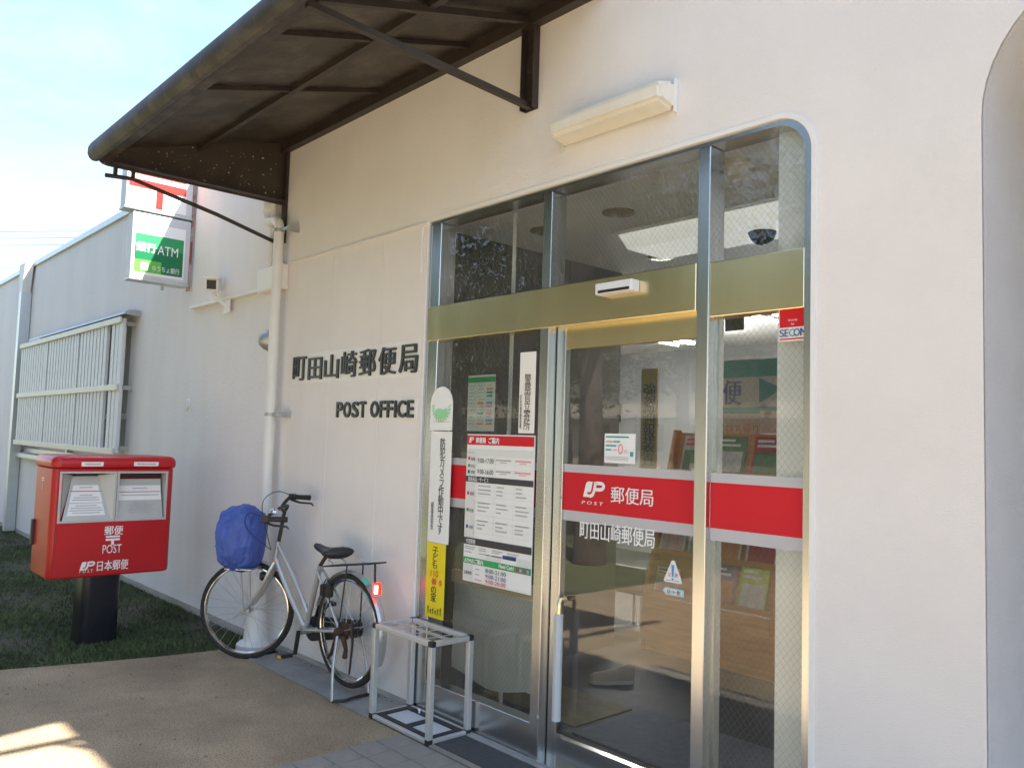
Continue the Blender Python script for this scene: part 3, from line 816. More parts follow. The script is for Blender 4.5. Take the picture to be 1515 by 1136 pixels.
# ------------------------------------------------------------------ wall light
L = thing('wall_light', 'unlit cream wedge shaped fluorescent light on the wall above the entrance', 'light', (-2.38, 0, 2.98))
lx0, lx1 = -2.71, -2.06
dif = mat('cream_diffuser', (0.80, 0.765, 0.68), 0.4, var=0.05, scale=5, dark=(0.62, 0.52, 0.36), dscale=3, damt=0.5)
mb = MB(); prf = [(-0.004, 3.046), (-0.120, 3.010), (-0.118, 2.934), (-0.004, 2.912)]
mb.prism([(lx0, y, z) for y, z in prf], (lx1 - lx0, 0, 0)); es = [e for e in mb.bm.edges]; bmesh.ops.bevel(mb.bm, geom=es, offset=0.016, segments=4, affect='EDGES'); mb.build('diffuser', dif, L, smooth=True)
mb = MB(); mb.box((lx0 - 0.006, -0.02, 2.906), (lx0 + 0.001, -0.001, 3.05)); mb.box((lx1 - 0.001, -0.02, 2.906), (lx1 + 0.006, -0.001, 3.05)); mb.build('base_plate', M['white'], L)

# ------------------------------------------------------------------ raised lettering on the wall
T = thing('wall_lettering', 'black raised kanji name and POST OFFICE letters on the wall left of the entrance', 'sign', (-4.6, 0, 1.8))
wp = wallp(0)
kx0, kx1 = -5.345, -3.848
chars = '町田山崎郵便局'
cw = (kx1 - kx0) / 7.0
mb = MB(); wp.rect(mb, kx0 - 0.03, kx1 + 0.02, 1.852, 2.06, 0.0, 0.003); mb.build('backing_strip', M['white'], T)
mb = MB(); wp.rect(mb, -4.735, -3.842, 1.606, 1.722, 0.0, 0.003); mb.build('backing_strip', M['white'], T)
for i, ch in enumerate(chars):
    w = cw * 0.84
    a0 = kx0 + i * cw * 1.027 * 0.9995
    a0 = kx0 + i * (kx1 - kx0 - w) / 6
    hz = 0.150 if ch in '田' else (0.158 if ch == '山' else 0.168)
    txt('letter', ch, wp, a0, a0 + w, 1.873, 1.873 + hz, 0.003, M['letter'], T, bold=0.020, extrude=0.012)
adv = {'P': .60, 'O': .72, 'S': .64, 'T': .58, 'F': .54, 'I': .24, 'C': .68, 'E': .55, ' ': .30}
word = 'POST OFFICE'; tot = sum(adv[c] for c in word); u = (3.85 - 4.722) / tot
xx = -4.722
for ch in word:
    w = adv[ch] * 0.872 / tot
    if ch != ' ':
        txt('letter', ch, wp, xx, xx + w * {'I': 0.5, 'F': 0.72, 'E': 0.74}.get(ch, 0.80), 1.617, 1.712, 0.003, M['letter'], T, bold=0.030, extrude=0.012)
    xx += w

# ------------------------------------------------------------------ entrance frame (set back 9 cm in the wall)
FY, GY = 0.012, 0.036
E = thing('entrance_frame', 'brushed steel entrance frame with rounded corner, gold lintels and wired glass panes', 'door frame', (-2.62, FY, 0))
def X(px, py, y=FY): return hit(px, py, 1, y)[0]
def Z(px, py, y=FY): return hit(px, py, 1, y)[2]
fl = OP_L - 0.10
p1a, p1b = X(794, 700), X(807, 700)
p2a, p2b = X(1029, 640), X(1047, 640)
fr_r0 = X(1190, 640)
# outer surround with the rounded corner
outl = rrect(OP_L - 0.001, OP_R + 0.001, -0.02, OP_T + 0.001, 0.145, ('tr',))
inner = rrect(OP_L + 0.012, fr_r0, 0.016, OP_T - 0.022, 0.125, ('tr',))
me = fill2d(outl, [inner], 0.11, lambda a, b, t: Vector((a, 0.004 + t, b)) - ORIG[E.name])
link_mesh('surround', me, M['steel'], E)
lint_b, lint_t = Z(640, 505), Z(640, 454)
def vpost(name, xa, xb, z0, z1, y0=FY - 0.004, y1=FY + 0.10):
    mb = MB(); mb.box((xa, y0, z0), (xb, y1, z1), 0.003, 1); return mb.build(name, M['steel'], E)
vpost('post', p1a, p1b, 0.0, OP_T - 0.023)
vpost('post', p2a, p2b, 0.0, OP_T - 0.023, FY - 0.008)
lj = OP_L + 0.013
vpost('post', lj, X(652, 400), 0.0, OP_T - 0.023)
mb = MB(); mb.box((lj + 0.001, 0.001, lint_b), (p2a - 0.001, FY + 0.08, lint_t), 0.004); mb.build('lintel', M['gold'], E)
mb = MB(); mb.box((p2b + 0.001, FY - 0.004, Z(1049, 470)), (fr_r0 - 0.001, FY + 0.08, Z(1049, 389)), 0.004); mb.build('lintel', M['gold'], E)
mb = MB(); mb.box((lj + 0.001, FY, 0.017), (p1a - 0.001, FY + 0.08, Z(700, 1035)), 0.003, 1); mb.build('bottom_rail', M['steel'], E)
mb = MB(); mb.box((p2b + 0.001, FY, 0.017), (fr_r0 - 0.001, FY + 0.08, 0.12), 0.003, 1); mb.build('bottom_rail', M['steel'], E)
mb = MB(); mb.lathe((X(797, 1060), FY - 0.004, Z(797, 1060)), (0, -1, 0), [(0.008, 0), (0.008, 0.004), (0.003, 0.006)], 10); mb.build('screw', M['galv'], E)
def pane(name, xa, xb, z0, z1, m_, y=GY, t=E):
    off = ORIG[t.name]
    me = bpy.data.meshes.new(name)
    me.from_pydata([tuple(Vector(q) - off) for q in ((xa, y, z0), (xb, y, z0), (xb, y, z1), (xa, y, z1))], [], [(0, 1, 2, 3)])
    return link_mesh(name, me, m_, t)
pane('pane', lj + 0.03, p1a, lint_t, OP_T - 0.022, M['wired'])
pane('pane', p1b, p2a, lint_t, OP_T - 0.022, M['wired'])
pane('pane', p2b, fr_r0 + 0.01, Z(1049, 389), OP_T - 0.022, M['wired'])
pane('pane', lj + 0.03, p1a, Z(700, 1035) - 0.01, lint_b + 0.01, M['wired'])
pane('pane', p2b, fr_r0 + 0.01, 0.11, Z(1049, 470) + 0.01, M['wired'])
bz = [Z(822, 685.6, GY), Z(822, 697.4, GY), Z(822, 753.8, GY), Z(822, 769, GY)]
gp_ = wallp(GY)
def band(t, xa, xb, pl, d=0.002):
    mb = MB(); pl.quad(mb, xa, xb, bz[2], bz[1], d); mb.build('red_band', M['redfilm'], t)
    mb = MB(); pl.quad(mb, xa, xb, bz[1], bz[0], d); pl.quad(mb, xa, xb, bz[3], bz[2], d); mb.build('grey_band', M['greyfilm'], t)
band(E, p2b + 0.002, fr_r0 + 0.008, gp_)
band(E, lj + 0.10, p1a, gp_)

# sliding door
DY = 0.062
dgl = DY + 0.018
DR = thing('sliding_door', 'glass automatic sliding door with red band and white post office lettering', 'door', (-2.4, DY, 0))
s0, s1 = X(819, 700, DY), X(832, 700, DY)
d_r = p2a + 0.03
zr_t, zr_b = Z(835, 517, DY), Z(815, 1086, DY)
mb = MB(); mb.box((s0, DY, 0.012), (s1, DY + 0.04, lint_b + 0.02), 0.003, 1); mb.build('stile', M['steel'], DR)
mb = MB(); mb.box((d_r, DY, 0.012), (d_r + 0.04, DY + 0.04, lint_b + 0.02), 0.003, 1); mb.build('stile', M['steel'], DR)
mb = MB(); mb.box((s1, DY + 0.002, zr_t), (d_r, DY + 0.038, lint_b + 0.02), 0.002, 1); mb.build('top_rail', M['gold'], DR)
mb = MB(); mb.box((s1, DY + 0.002, 0.012), (d_r, DY + 0.038, zr_b)); mb.build('bottom_rail', M['steel'], DR)
pane('pane', s1, d_r, zr_b, zr_t, M['glass'], dgl, DR)
dp = wallp(dgl)
band(DR, s1, d_r, dp)
mb = MB(); hx = X(826, 980, DY - 0.03)
mb.tube([(hx, DY - 0.035, Z(822, 1060, DY)), (hx, DY - 0.035, Z(826, 905, DY))], 0.021, 14); mb.build('handle_grip', mat('grey_grip', (0.50, 0.53, 0.55), 0.5, var=0.05), DR, smooth=True)
mb = MB(); zt_ = Z(826, 905, DY)
mb.tube([(hx, DY - 0.035, zt_ - 0.004), (hx, DY - 0.035, zt_ + 0.055), (hx + 0.0, DY - 0.030, zt_ + 0.064), (hx, DY + 0.004, zt_ + 0.066)], 0.012, 10); mb.build('handle_stem', M['gold'], DR, smooth=True)
mb = MB(); mb.lathe((X(828, 800, DY), DY, Z(828, 735, DY)), (0, -1, 0), [(0.007, 0), (0.007, 0.004)], 8); mb.build('lock_screw', M['galv'], DR)

def jp_logo(pl, a0, b0, w, h, d, t, fg, bg):
    def q(pts): return [(a0 + x * w, b0 + y * h) for x, y in pts]
    mb = MB()
    pl.poly(mb, q([(0.0, 0.0), (0.13, 0.88), (0.20, 1.0), (0.56, 1.0), (0.42, 0.0)]), d)
    mb.build('emblem_block', fg, t)
    mb = MB()
    pl.ribbon(mb, q([(0.47, 0.98), (0.41, 0.45), (0.37, 0.30), (0.30, 0.25), (0.20, 0.26)]), 0.075 * w, d + 0.0008)
    mb.build('emblem_gap', bg, t)
    mb = MB()
    pl.ribbon(mb, q([(0.58, 1.0), (0.55, 0.72), (0.51, 0.40), (0.45, 0.16), (0.30, 0.05)]), 0.11 * w, d + 0.0012)
    pl.ribbon(mb, q([(0.60, 0.93), (0.82, 0.93), (0.90, 0.88), (0.94, 0.78), (0.92, 0.66), (0.86, 0.57), (0.76, 0.53), (0.58, 0.53)]), 0.12 * w, d + 0.0012)
    mb.build('emblem_letter', fg, t)
def prect(tl, br, y):
    a, b = hit(*tl, 1, y), hit(*br, 1, y)
    return a.x, b.x, b.z, a.z
a0, a1, b0, b1 = prect((864, 712.5), (896, 738.5), dgl)
jp_logo(dp, a0, b0 + 0.003, a1 - a0, b1 - b0, 0.004, DR, M['whitefilm'], M['redfilm'])
a0, a1, b0, b1 = prect((861.5, 740), (893, 748.5), dgl)
txt('lettering', 'P O S T', dp, a0, a1, b0 + 0.001, b1, 0.004, M['whitefilm'], DR, bold=0.02, shear=0.15)
a0, a1, b0, b1 = prect((905, 723), (967, 749.5), dgl)
txt('lettering', '郵便局', dp, a0, a1, b0, b1 + 0.012, 0.004, M['whitefilm'], DR, bold=0.012)
a0, a1, b0, b1 = prect((859, 776.5), (969, 811.5), dgl)
txt('lettering', '町田山崎郵便局', dp, a0, a1, b0 + 0.0, b0 + 0.083, 0.004, M['whitefilm'], DR, bold=0.014)

# ------------------------------------------------------------------ stickers and boards on the glass
def board(name, label, cat, x0, x1, z0, z1, y, m_, d=0.003, group=None):
    t = thing(name, label, cat, ((x0 + x1) / 2, y, z0), group)
    mb = MB(); wallp(y).rect(mb, x0, x1, z0, z1, 0.0, d); mb.build('sheet', m_, t)
    return t
a0, a1, b0, b1 = prect((895, 641), (939.5, 686.5), dgl - 0.003)
N = board('fare_notice', 'small white notice with pink 0 and teal text stuck on sliding door above the band', 'notice', a0, a1, b0, b1, dgl - 0.003, M['whitefilm'], 0.001)
np_ = wallp(dgl - 0.003)
w_, h_ = a1 - a0, b1 - b0
txt('lettering', '0', np_, a0 + w_ * .46, a0 + w_ * .62, b0 + h_ * .30, b0 + h_ * .66, 0.003, M['pink_print'], N)
txt('lettering', '円', np_, a0 + w_ * .66, a0 + w_ * .76, b0 + h_ * .32, b0 + h_ * .45, 0.003, M['pink_print'], N)
mb = MB()
for k, (u0, u1, v) in enumerate(((.05, .80, .90), (.30, .52, .74), (.05, .40, .60), (.05, .24, .46))): np_.quad(mb, a0 + w_ * u0, a0 + w_ * u1, b0 + h_ * (v - .04), b0 + h_ * (v + .01), 0.003)
np_.quad(mb, a0 + w_ * .85, a0 + w_ * .95, b0 + h_ * .24, b0 + h_ * .40, 0.003)
mb.build('teal_print', M['teal_print'], N, kind='stuff')
mb = MB(); np_.quad(mb, a0 + w_ * .05, a0 + w_ * .28, b0 + h_ * .70, b0 + h_ * .75, 0.003); np_.quad(mb, a0 + w_ * .28, a0 + w_ * .42, b0 + h_ * .42, b0 + h_ * .45, 0.003); mb.build('pink_print', M['pink_print'], N, kind='stuff')
mb = MB()
for v in (.20, .15, .10): np_.quad(mb, a0 + w_ * .05, a0 + w_ * .8, b0 + h_ * v, b0 + h_ * (v + .015), 0.003)
mb.build('fine_print', M['grey_print'], N, kind='stuff')

q = [hit(*s, 1, dgl - 0.003) for s in ((996, 829), (982, 858), (1009.5, 865.5))]
cx_, zt, zb = q[0].x, q[0].z, (q[1].z + q[2].z) / 2
hw = (q[2].x - q[1].x) / 2
cxm = (q[1].x + q[2].x) / 2
CT = thing('caution_sticker', 'white triangular caution sticker with blue exclamation mark on the sliding door', 'sticker', (cxm, dgl, zb))
pl = np_
mb = MB(); tri = [(cxm - hw, zb + 0.006), (cxm - hw + 0.006, zb), (cxm + hw - 0.006, zb), (cxm + hw, zb + 0.006), (cxm + 0.007, zt), (cxm - 0.007, zt)]
mb.prism([pl.p(a, b, 0) for a, b in tri], (0, -0.001, 0)); mb.build('sheet', M['whitefilm'], CT)
hh = zt - zb
mb = MB(); pl.poly(mb, [(cxm - 0.004, zb + hh * .26), (cxm + 0.004, zb + hh * .26), (cxm + 0.0075, zb + hh * .80), (cxm - 0.0075, zb + hh * .80)], 0.003); pl.quad(mb, cxm - 0.005, cxm + 0.005, zb + hh * .10, zb + hh * .2, 0.003); mb.build('exclamation_mark', M['blue_print'], CT)
txt('lettering', '注', pl, cxm - hw * .52, cxm - hw * .18, zb + hh * .27, zb + hh * .45, 0.003, M['red_print'], CT, bold=0.01)
txt('lettering', '意', pl, cxm + hw * .20, cxm + hw * .54, zb + hh * .27, zb + hh * .45, 0.003, M['red_print'], CT, bold=0.01)
mb = MB(); pl.quad(mb, cxm - hw * .7, cxm - hw * .2, zb + hh * .08, zb + hh * .11, 0.003); pl.quad(mb, cxm + hw * .2, cxm + hw * .7, zb + hh * .08, zb + hh * .11, 0.003); mb.build('fine_print', M['blue_print'], CT, kind='stuff')
a0, a1, b0, b1 = prect((980.5, 867), (1012, 884), dgl - 0.003)
AT = thing('automatic_sticker', 'pale blue pointed label for the automatic door below the caution triangle', 'sticker', (a0, dgl, b0))
mb = MB(); zm = (b0 + b1) / 2
mb.prism([pl.p(*v, 0) for v in ((a0, zm), (a0 + 0.018, b0), (a1, b0), (a1, b1), (a0 + 0.018, b1))], (0, -0.001, 0)); mb.build('sheet', mat('pale_blue_print', (0.45, 0.66, 0.78), 0.5, var=0.04), AT)
mb = MB(); pl.quad(mb, a0 + 0.018, a1 - 0.008, b0 + 0.006, b1 - 0.006, 0.002); mb.build('label', M['whitefilm'], AT)
txt('lettering', '自', pl, a0 + 0.026, a0 + 0.042, zm - 0.009, zm + 0.009, 0.004, M['black_print'], AT)
txt('lettering', '動', pl, a1 - 0.034, a1 - 0.016, zm - 0.009, zm + 0.009, 0.004, M['black_print'], AT)
mb = MB(); xm = (a0 + a1) / 2 + 0.004; pl.poly(mb, [(xm - 0.016, zm), (xm, zm - 0.006), (xm + 0.016, zm), (xm, zm + 0.006)], 0.004); mb.build('arrow', M['grey_print'], AT)

# security company sticker, partly behind the frame
sy = GY - 0.004
a0, _, _, b1 = prect((1152.5, 452.5), (1195, 503), sy)
b0 = hit(1153, 506, 1, sy)[2]
a1 = a0 + (b1 - b0) * 0.88
ss = wallp(sy)
SS = board('security_sticker', 'red and white security company sticker at the top of the right hand pane', 'sticker', a0, a1, b0, b1, sy, M['whitefilm'], 0.001)
mb = MB(); ss.poly(mb, [(a0 + 0.005, b0 + 0.052), (a1 - 0.005, b0 + 0.052), (a1 - 0.005, b1 - 0.018), (a1 - 0.018, b1 - 0.005), (a0 + 0.005, b1 - 0.005)], 0.003); ss.quad(mb, a0 + 0.005, a1 - 0.005, b0 + 0.006, b0 + 0.011, 0.003); mb.build('red_field', M['redfilm'], SS)
sw = (a1 - a0)
txt('lettering', 'Security', ss, a0 + sw * .34, a0 + sw * .64, b0 + 0.072, b0 + 0.083, 0.005, M['whitefilm'], SS)
txt('lettering', 'by', ss, a0 + sw * .44, a0 + sw * .54, b0 + 0.058, b0 + 0.068, 0.005, M['whitefilm'], SS)
for ch, u0, u1, mm in (('S', .05, .20, 'navy_print'), ('E', .22, .35, 'navy_print'), ('C', .37, .54, 'teal_print'), ('O', .52, .72, 'navy_print'), ('M', .74, .94, 'navy_print')):
    txt('lettering', ch, ss, a0 + sw * u0, a0 + sw * u1, b0 + 0.017, b0 + 0.045, 0.005, M[mm], SS, bold=0.02)

# left pane: arch sticker, camera notice, yellow sticker (mounted on the front of the glass)
oy = FY - 0.007
op = wallp(oy)
x0, x1 = hit(636.5, 636, 1, oy)[0], hit(669, 636, 1, oy)[0]
z0, z1 = hit(653, 636.5, 1, oy)[2], hit(653, 572, 1, oy)[2]
AR = thing('arch_sticker', 'white arch topped sticker with green wreath above the camera notice', 'sticker', (x0, oy, z0))
xc = (x0 + x1) / 2; rr = (x1 - x0) / 2
arc = [(x0, z0), (x1, z0), (x1, z1 - rr)] + [(xc + rr * math.cos(R(t)), z1 - rr + rr * math.sin(R(t))) for t in range(10, 180, 10)] + [(x0, z1 - rr)]
mb = MB(); mb.prism([op.p(a, b, 0) for a, b in arc], (0, -0.002, 0)); mb.build('sheet', M['whitefilm'], AR)
mb = MB(); zc = z0 + 0.105
mb_l = mat('mint_print', (0.30, 0.66, 0.36), 0.5, var=0.04)
op.poly(mb, [(xc + 0.058 * math.cos(R(t)), zc + 0.042 * math.sin(R(t))) for t in range(180, 361, 15)] + [(xc + 0.045, zc + 0.018), (xc + 0.02, zc + 0.008), (xc - 0.02, zc + 0.016), (xc - 0.045, zc + 0.012)], 0.004); mb.build('green_patch', mb_l, AR)
mb = MB()
for t in range(170, 371, 16):
    for k in (0, 1):
        r_ = 0.070 + 0.010 * k
        ax_, az_ = xc + r_ * math.cos(R(t + 6 * k)), zc + 0.02 + r_ * 0.95 * math.sin(R(t + 6 * k))
        op.poly(mb, [(ax_ + 0.0065 * math.cos(R(s)), az_ + 0.0065 * math.sin(R(s))) for s in range(0, 360, 60)], 0.004)
mb.build('wreath', mb_l, AR, kind='stuff')
mb = MB(); op.quad(mb, x0 + 0.03, x1 - 0.012, z0 + 0.046, z0 + 0.0485, 0.004); mb.build('underline', M['pink_print'], AR)
x0b, x1b = hit(636, 720, 1, oy)[0], hit(666.5, 720, 1, oy)[0]
z1 = z0 - 0.006; z0b = hit(648, 803, 1, oy)[2]
CN = board('camera_notice', 'tall white notice with black vertical text on camera surveillance beside the left jamb', 'sign', x0b, x1b, z0b, z1, oy, M['sheet'])
w_ = x1b - x0b; h_ = z1 - z0b
txt('lettering', '防犯カメラ作動中です', op, x0b + w_ * .46, x0b + w_ * .72, z0b + h_ * .08, z0b + h_ * .94, 0.005, M['black_print'], CN, bold=0.012, vertical=True)
txt('lettering', '郵便局長', op, x0b + w_ * .12, x0b + w_ * .26, z0b + h_ * .11, z0b + h_ * .36, 0.005, M['black_print'], CN, bold=0.01, vertical=True)
z1y = z0b - 0.002; z0y = hit(643, 914, 1, oy)[2]
x0y, x1y = hit(631, 860, 1, oy)[0], hit(658, 860, 1, oy)[0]
YS = board('yellow_sticker', 'yellow vertical child safety sticker with red 110 below the camera notice', 'sign', x0y, x1y, z0y, z1y, oy, M['yellow'])
w_ = x1y - x0y; h_ = z1y - z0y
txt('lettering', '子ども', op, x0y + w_ * .30, x0y + w_ * .62, z0y + h_ * .66, z0y + h_ * .95, 0.005, M['black_print'], YS, bold=0.012, vertical=True)
txt('lettering', '110', op, x0y + w_ * .25, x0y + w_ * .67, z0y + h_ * .545, z0y + h_ * .635, 0.005, M['red_print'], YS, bold=0.012)
txt('lettering', '番', op, x0y + w_ * .30, x0y + w_ * .60, z0y + h_ * .44, z0y + h_ * .53, 0.005, M['red_print'], YS, bold=0.02)
txt('lettering', 'の家', op, x0y + w_ * .30, x0y + w_ * .60, z0y + h_ * .21, z0y + h_ * .42, 0.005, M['black_print'], YS, bold=0.014, vertical=True)
mb = MB(); op.poly(mb, [(x0y + w_ * .80 + 0.014 * math.cos(R(t)), z0y + h_ * .48 + 0.018 * math.sin(R(t))) for t in range(0, 360, 30)], 0.005); mb.build('orange_dot', M['orange_print'], YS)
mb = MB()
for k in range(6):
    xa = x0y + w_ * (.16 + .135 * k); hk = (.10, .06, .08, .06, .09, .11)[k] * h_
    op.quad(mb, xa, xa + 0.006, z0y + h_ * .05, z0y + h_ * .05 + hk, 0.005); op.poly(mb, [(xa + 0.003 + 0.006 * math.cos(R(t)), z0y + h_ * .05 + hk * .7 + 0.006 * math.sin(R(t))) for t in range(0, 360, 60)], 0.0055)
mb.build('figure_row', M['black_print'], YS, kind='stuff')
# police stop-by sign
a0, a1 = hit(768.5, 600, 1, oy)[0], hit(791.5, 600, 1, oy)[0]
z1 = hit(780, 521, 1, oy)[2]; z0 = hit(780, 641, 1, oy)[2]
PS = board('police_sign', 'narrow white vertical sign with black police text above the right of the guide board', 'sign', a0, a1, z0, z1, oy, mat('ivory_board', (0.80, 0.77, 0.72), 0.5, var=0.02))
w_ = a1 - a0; h_ = z1 - z0
txt('lettering', '警察官立寄所', op, a0 + w_ * .33, a0 + w_ * .76, z0 + h_ * .04, z0 + h_ * .73, 0.005, M['black_print'], PS, bold=0.006, vertical=True)
txt('lettering', '町田警察署', op, a0 + w_ * .07, a0 + w_ * .20, z0 + h_ * .06, z0 + h_ * .47, 0.005, M['black_print'], PS, bold=0.006, vertical=True)
# green headed cashless poster behind the glass
iy = GY + 0.02
ip = wallp(iy)
a0, a1, b0, b1 = prect((693.5, 557), (731, 638), iy)
b1 = hit(693, 556, 1, iy)[2]
GP = board('brand_poster', 'pale poster with green heading and rows of small marks behind the left pane', 'poster', a0, a1, b0, b1, iy, mat('pale_green_sheet', (0.62, 0.68, 0.66), 0.5, var=0.03), 0.001)
w_, h_ = a1 - a0, b1 - b0
mb = MB(); ip.quad(mb, a0, a1, b0 + h_ * .87, b0 + h_ * .965, 0.003); mb.build('heading', M['green_print'], GP)
cols = {'g': (MB(), 'grey_print'), 't': (MB(), 'teal_print'), 'o': (MB(), 'orange_print'), 'r': (MB(), 'pink_print'), 'b': (MB(), 'blue_print')}
rows = ['ggg', 'ggo', 'ggt', 'ggt', 'ggg', 'gob', 'ggr', 'ggg', 'gtr', 'ggg', 'ggb', 'gro']
for i, rw in enumerate(rows):
    for j, ch in enumerate(rw):
        m2 = cols[ch][0]; u0 = .06 + .32 * j; v0 = .80 - .062 * i
        if ch == 'g': ip.quad(m2, a0 + w_ * u0, a0 + w_ * (u0 + random.uniform(.15, .25)), b0 + h_ * v0, b0 + h_ * (v0 + .014), 0.003)
        else: ip.quad(m2, a0 + w_ * u0, a0 + w_ * (u0 + .22), b0 + h_ * (v0 - .01), b0 + h_ * (v0 + .03), 0.003)
for m2, nm in cols.values(): m2.build('print', M[nm], GP, kind='stuff')

# guide board
a0, a1 = hit(689, 750, 1, oy)[0], hit(789.5, 750, 1, oy)[0]
z1 = hit(693, 642, 1, oy)[2]; z0 = hit(685, 857, 1, oy)[2]
GB = board('guide_board', 'large white post office information board with red heading and opening hours', 'notice board', a0, a1, z0, z1, oy, M['sheet'], 0.004)
w_, h_ = a1 - a0, z1 - z0
def gq(m2, u0, u1, v0, v1, d=0.006): op.quad(m2, a0 + w_ * u0, a0 + w_ * u1, z1 - h_ * v1, z1 - h_ * v0, d)
def gt(body, u0, u1, v0, v1, mm, bold=0.0, d=0.009): return txt('lettering', body, op, a0 + w_ * u0, a0 + w_ * u1, z1 - h_ * v1, z1 - h_ * v0, d, M[mm], GB, bold=bold)
mb = MB(); gq(mb, .006, .994, .008, .072); mb.build('red_heading', M['redfilm'], GB)
for v0, v1 in ((.287, .327), (.705, .752)):
    mb = MB(); gq(mb, 0, 1, v0, v1); mb.build('black_heading', M['char'], GB)
mb = MB(); gq(mb, 0, .78, .838, .880); mb.build('green_heading', mat('heading_green', (0.03, 0.36, 0.10), 0.45, var=0.03), GB)
mb = MB(); gq(mb, .78, 1.0, .838, .880); mb.build('teal_heading', mat('heading_teal', (0.03, 0.30, 0.20), 0.45, var=0.03), GB)
pgm = mat('panel_grey', (0.68, 0.69, 0.67), 0.5, var=0.02)
for q in ((.01, .15, .10, .28), (.01, .15, .335, .70), (.01, .16, .885, .99), (.36, .58, .80, .832), (.80, .99, .79, .832), (.15, .99, .10, .145)):
    mb = MB(); gq(mb, *q); mb.build('grey_panel', pgm, GB)
jp_logo(op, a0 + w_ * .04, z1 - h_ * .058, w_ * .08, h_ * .038, 0.009, GB, M['whitefilm'], M['redfilm'])
gt('郵便局', .15, .30, .022, .060, 'whitefilm', 0.03)
gt('ご案内', .345, .50, .020, .062, 'whitefilm', 0.03)
gt('9:00-17:00', .185, .43, .162, .193, 'black_print', 0.0)
gt('9:00-16:00', .185, .43, .238, .269, 'black_print', 0.0)
gt('取扱商品・サービス', .045, .36, .292, .322, 'whitefilm', 0.02)
gt('代理業務', .045, .19, .713, .744, 'whitefilm', 0.02)
gt('ATMのご案内', .03, .32, .843, .875, 'whitefilm', 0.03)
gt('Need Cash?', .555, .77, .843, .868, 'whitefilm', 0.04)
gt('8:00-21:00', .36, .66, .892, .918, 'black_print', 0.0)
gt('9:00-21:00', .36, .66, .928, .954, 'navy_print', 0.0)
gt('9:00-20:00', .36, .66, .962, .988, 'red_print', 0.0)
gt('郵便', .085, .145, .16, .183, 'black_print'); gt('貯金', .085, .145, .208, .231, 'black_print'); gt('保険', .085, .145, .248, .271, 'black_print')
gt('郵便', .085, .145, .395, .420, 'black_print'); gt('貯金', .085, .145, .508, .533, 'black_print'); gt('保険', .085, .145, .622, .647, 'black_print')
gt('営業時間', .02, .13, .118, .133, 'grey_print'); gt('営業時間', .03, .145, .93, .955, 'black_print')
for mm, vs in (('red_print', (.155, .393)), ('green_print', (.205, .507)), ('navy_print', (.247, .620))):
    mb = MB()
    for v in vs: gq(mb, .035, .065, v, v + .022, 0.0085)
    mb.build('colour_key', M[mm], GB)
mb = MB(); mr_ = MB(); ml = MB()
for u0 in (.46, .74):
    for v in (.165, .24): gq(mb if u0 < .5 else mr_, u0, u0 + .22, v, v + .010); gq(mb if u0 < .5 else mr_, u0 + .06, u0 + .16, v + .017, v + .022)
for v in (.195, .145, .232, .99, .38, .42, .46, .545, .585, .625, .665): gq(ml, .155, .99, v, v + .0018)
for u in (.155, .45, .73): gq(ml, u, u + .003, .145, .28); gq(ml, u, u + .003, .335, .70)
for blk, v0 in enumerate((.345, .46, .58)):
    for u0 in (.20, .48, .76):
        for k in range(3): gq(mb, u0, u0 + random.uniform(.06, .20), v0 + .026 * k, v0 + .026 * k + .008)
for u0 in (.02, .24, .44, .66):
    for v in (.765, .778, .80): gq(mb, u0, u0 + random.uniform(.10, .17), v, v + .006)
for v in (.905, .94): gq(mb, .20, .26, v, v + .007)
gq(mr_, .19, .30, .975, .982)
for k in range(4): gq(mb, .80 + .05 * k, .83 + .05 * k, .850, .870, 0.009)
mb.build('fine_print', M['grey_print'], GB, kind='stuff'); mr_.build('red_fine_print', M['pink_print'], GB, kind='stuff'); ml.build('rule_line', M['lgrey_print'], GB, kind='stuff')
mb = MB(); gq(mb, .60, .79, .785, .808); mb.build('blue_button', M['navy_print'], GB)
mb = MB(); gq(mb, .80, .83, .846, .872, .0095); gq(mb, .90, .93, .846, .872, .0095); mb.build('card_mark', M['red_print'], GB, kind='stuff')

# door sensor on the lintel
SN = thing('door_sensor', 'small white motion sensor box on the gold lintel over the sliding door', 'sensor', (-2.4, FY - 0.04, 2.18))
sy0 = FY - 0.068
a = hit(880, 421, 1, sy0); b = hit(930, 436, 1, sy0)
zt, zb = hit(880, 420, 1, sy0)[2], hit(880, 437, 1, sy0)[2]
xl, xr = hit(880, 428, 1, sy0)[0], hit(934, 425, 1, sy0)[0]
mb = MB(); mb.box((xl, sy0, zb), (xr, 0.0005, zt), 0.006); mb.build('case', mat('sensor_white', (0.72, 0.72, 0.75), 0.4, var=0.03), SN)
mb = MB(); mb.box((xl + 0.02, sy0 - 0.003, zb + 0.006), (xr - 0.012, sy0 + 0.02, zb + 0.018)); mb.build('lens_strip', M['black'], SN)

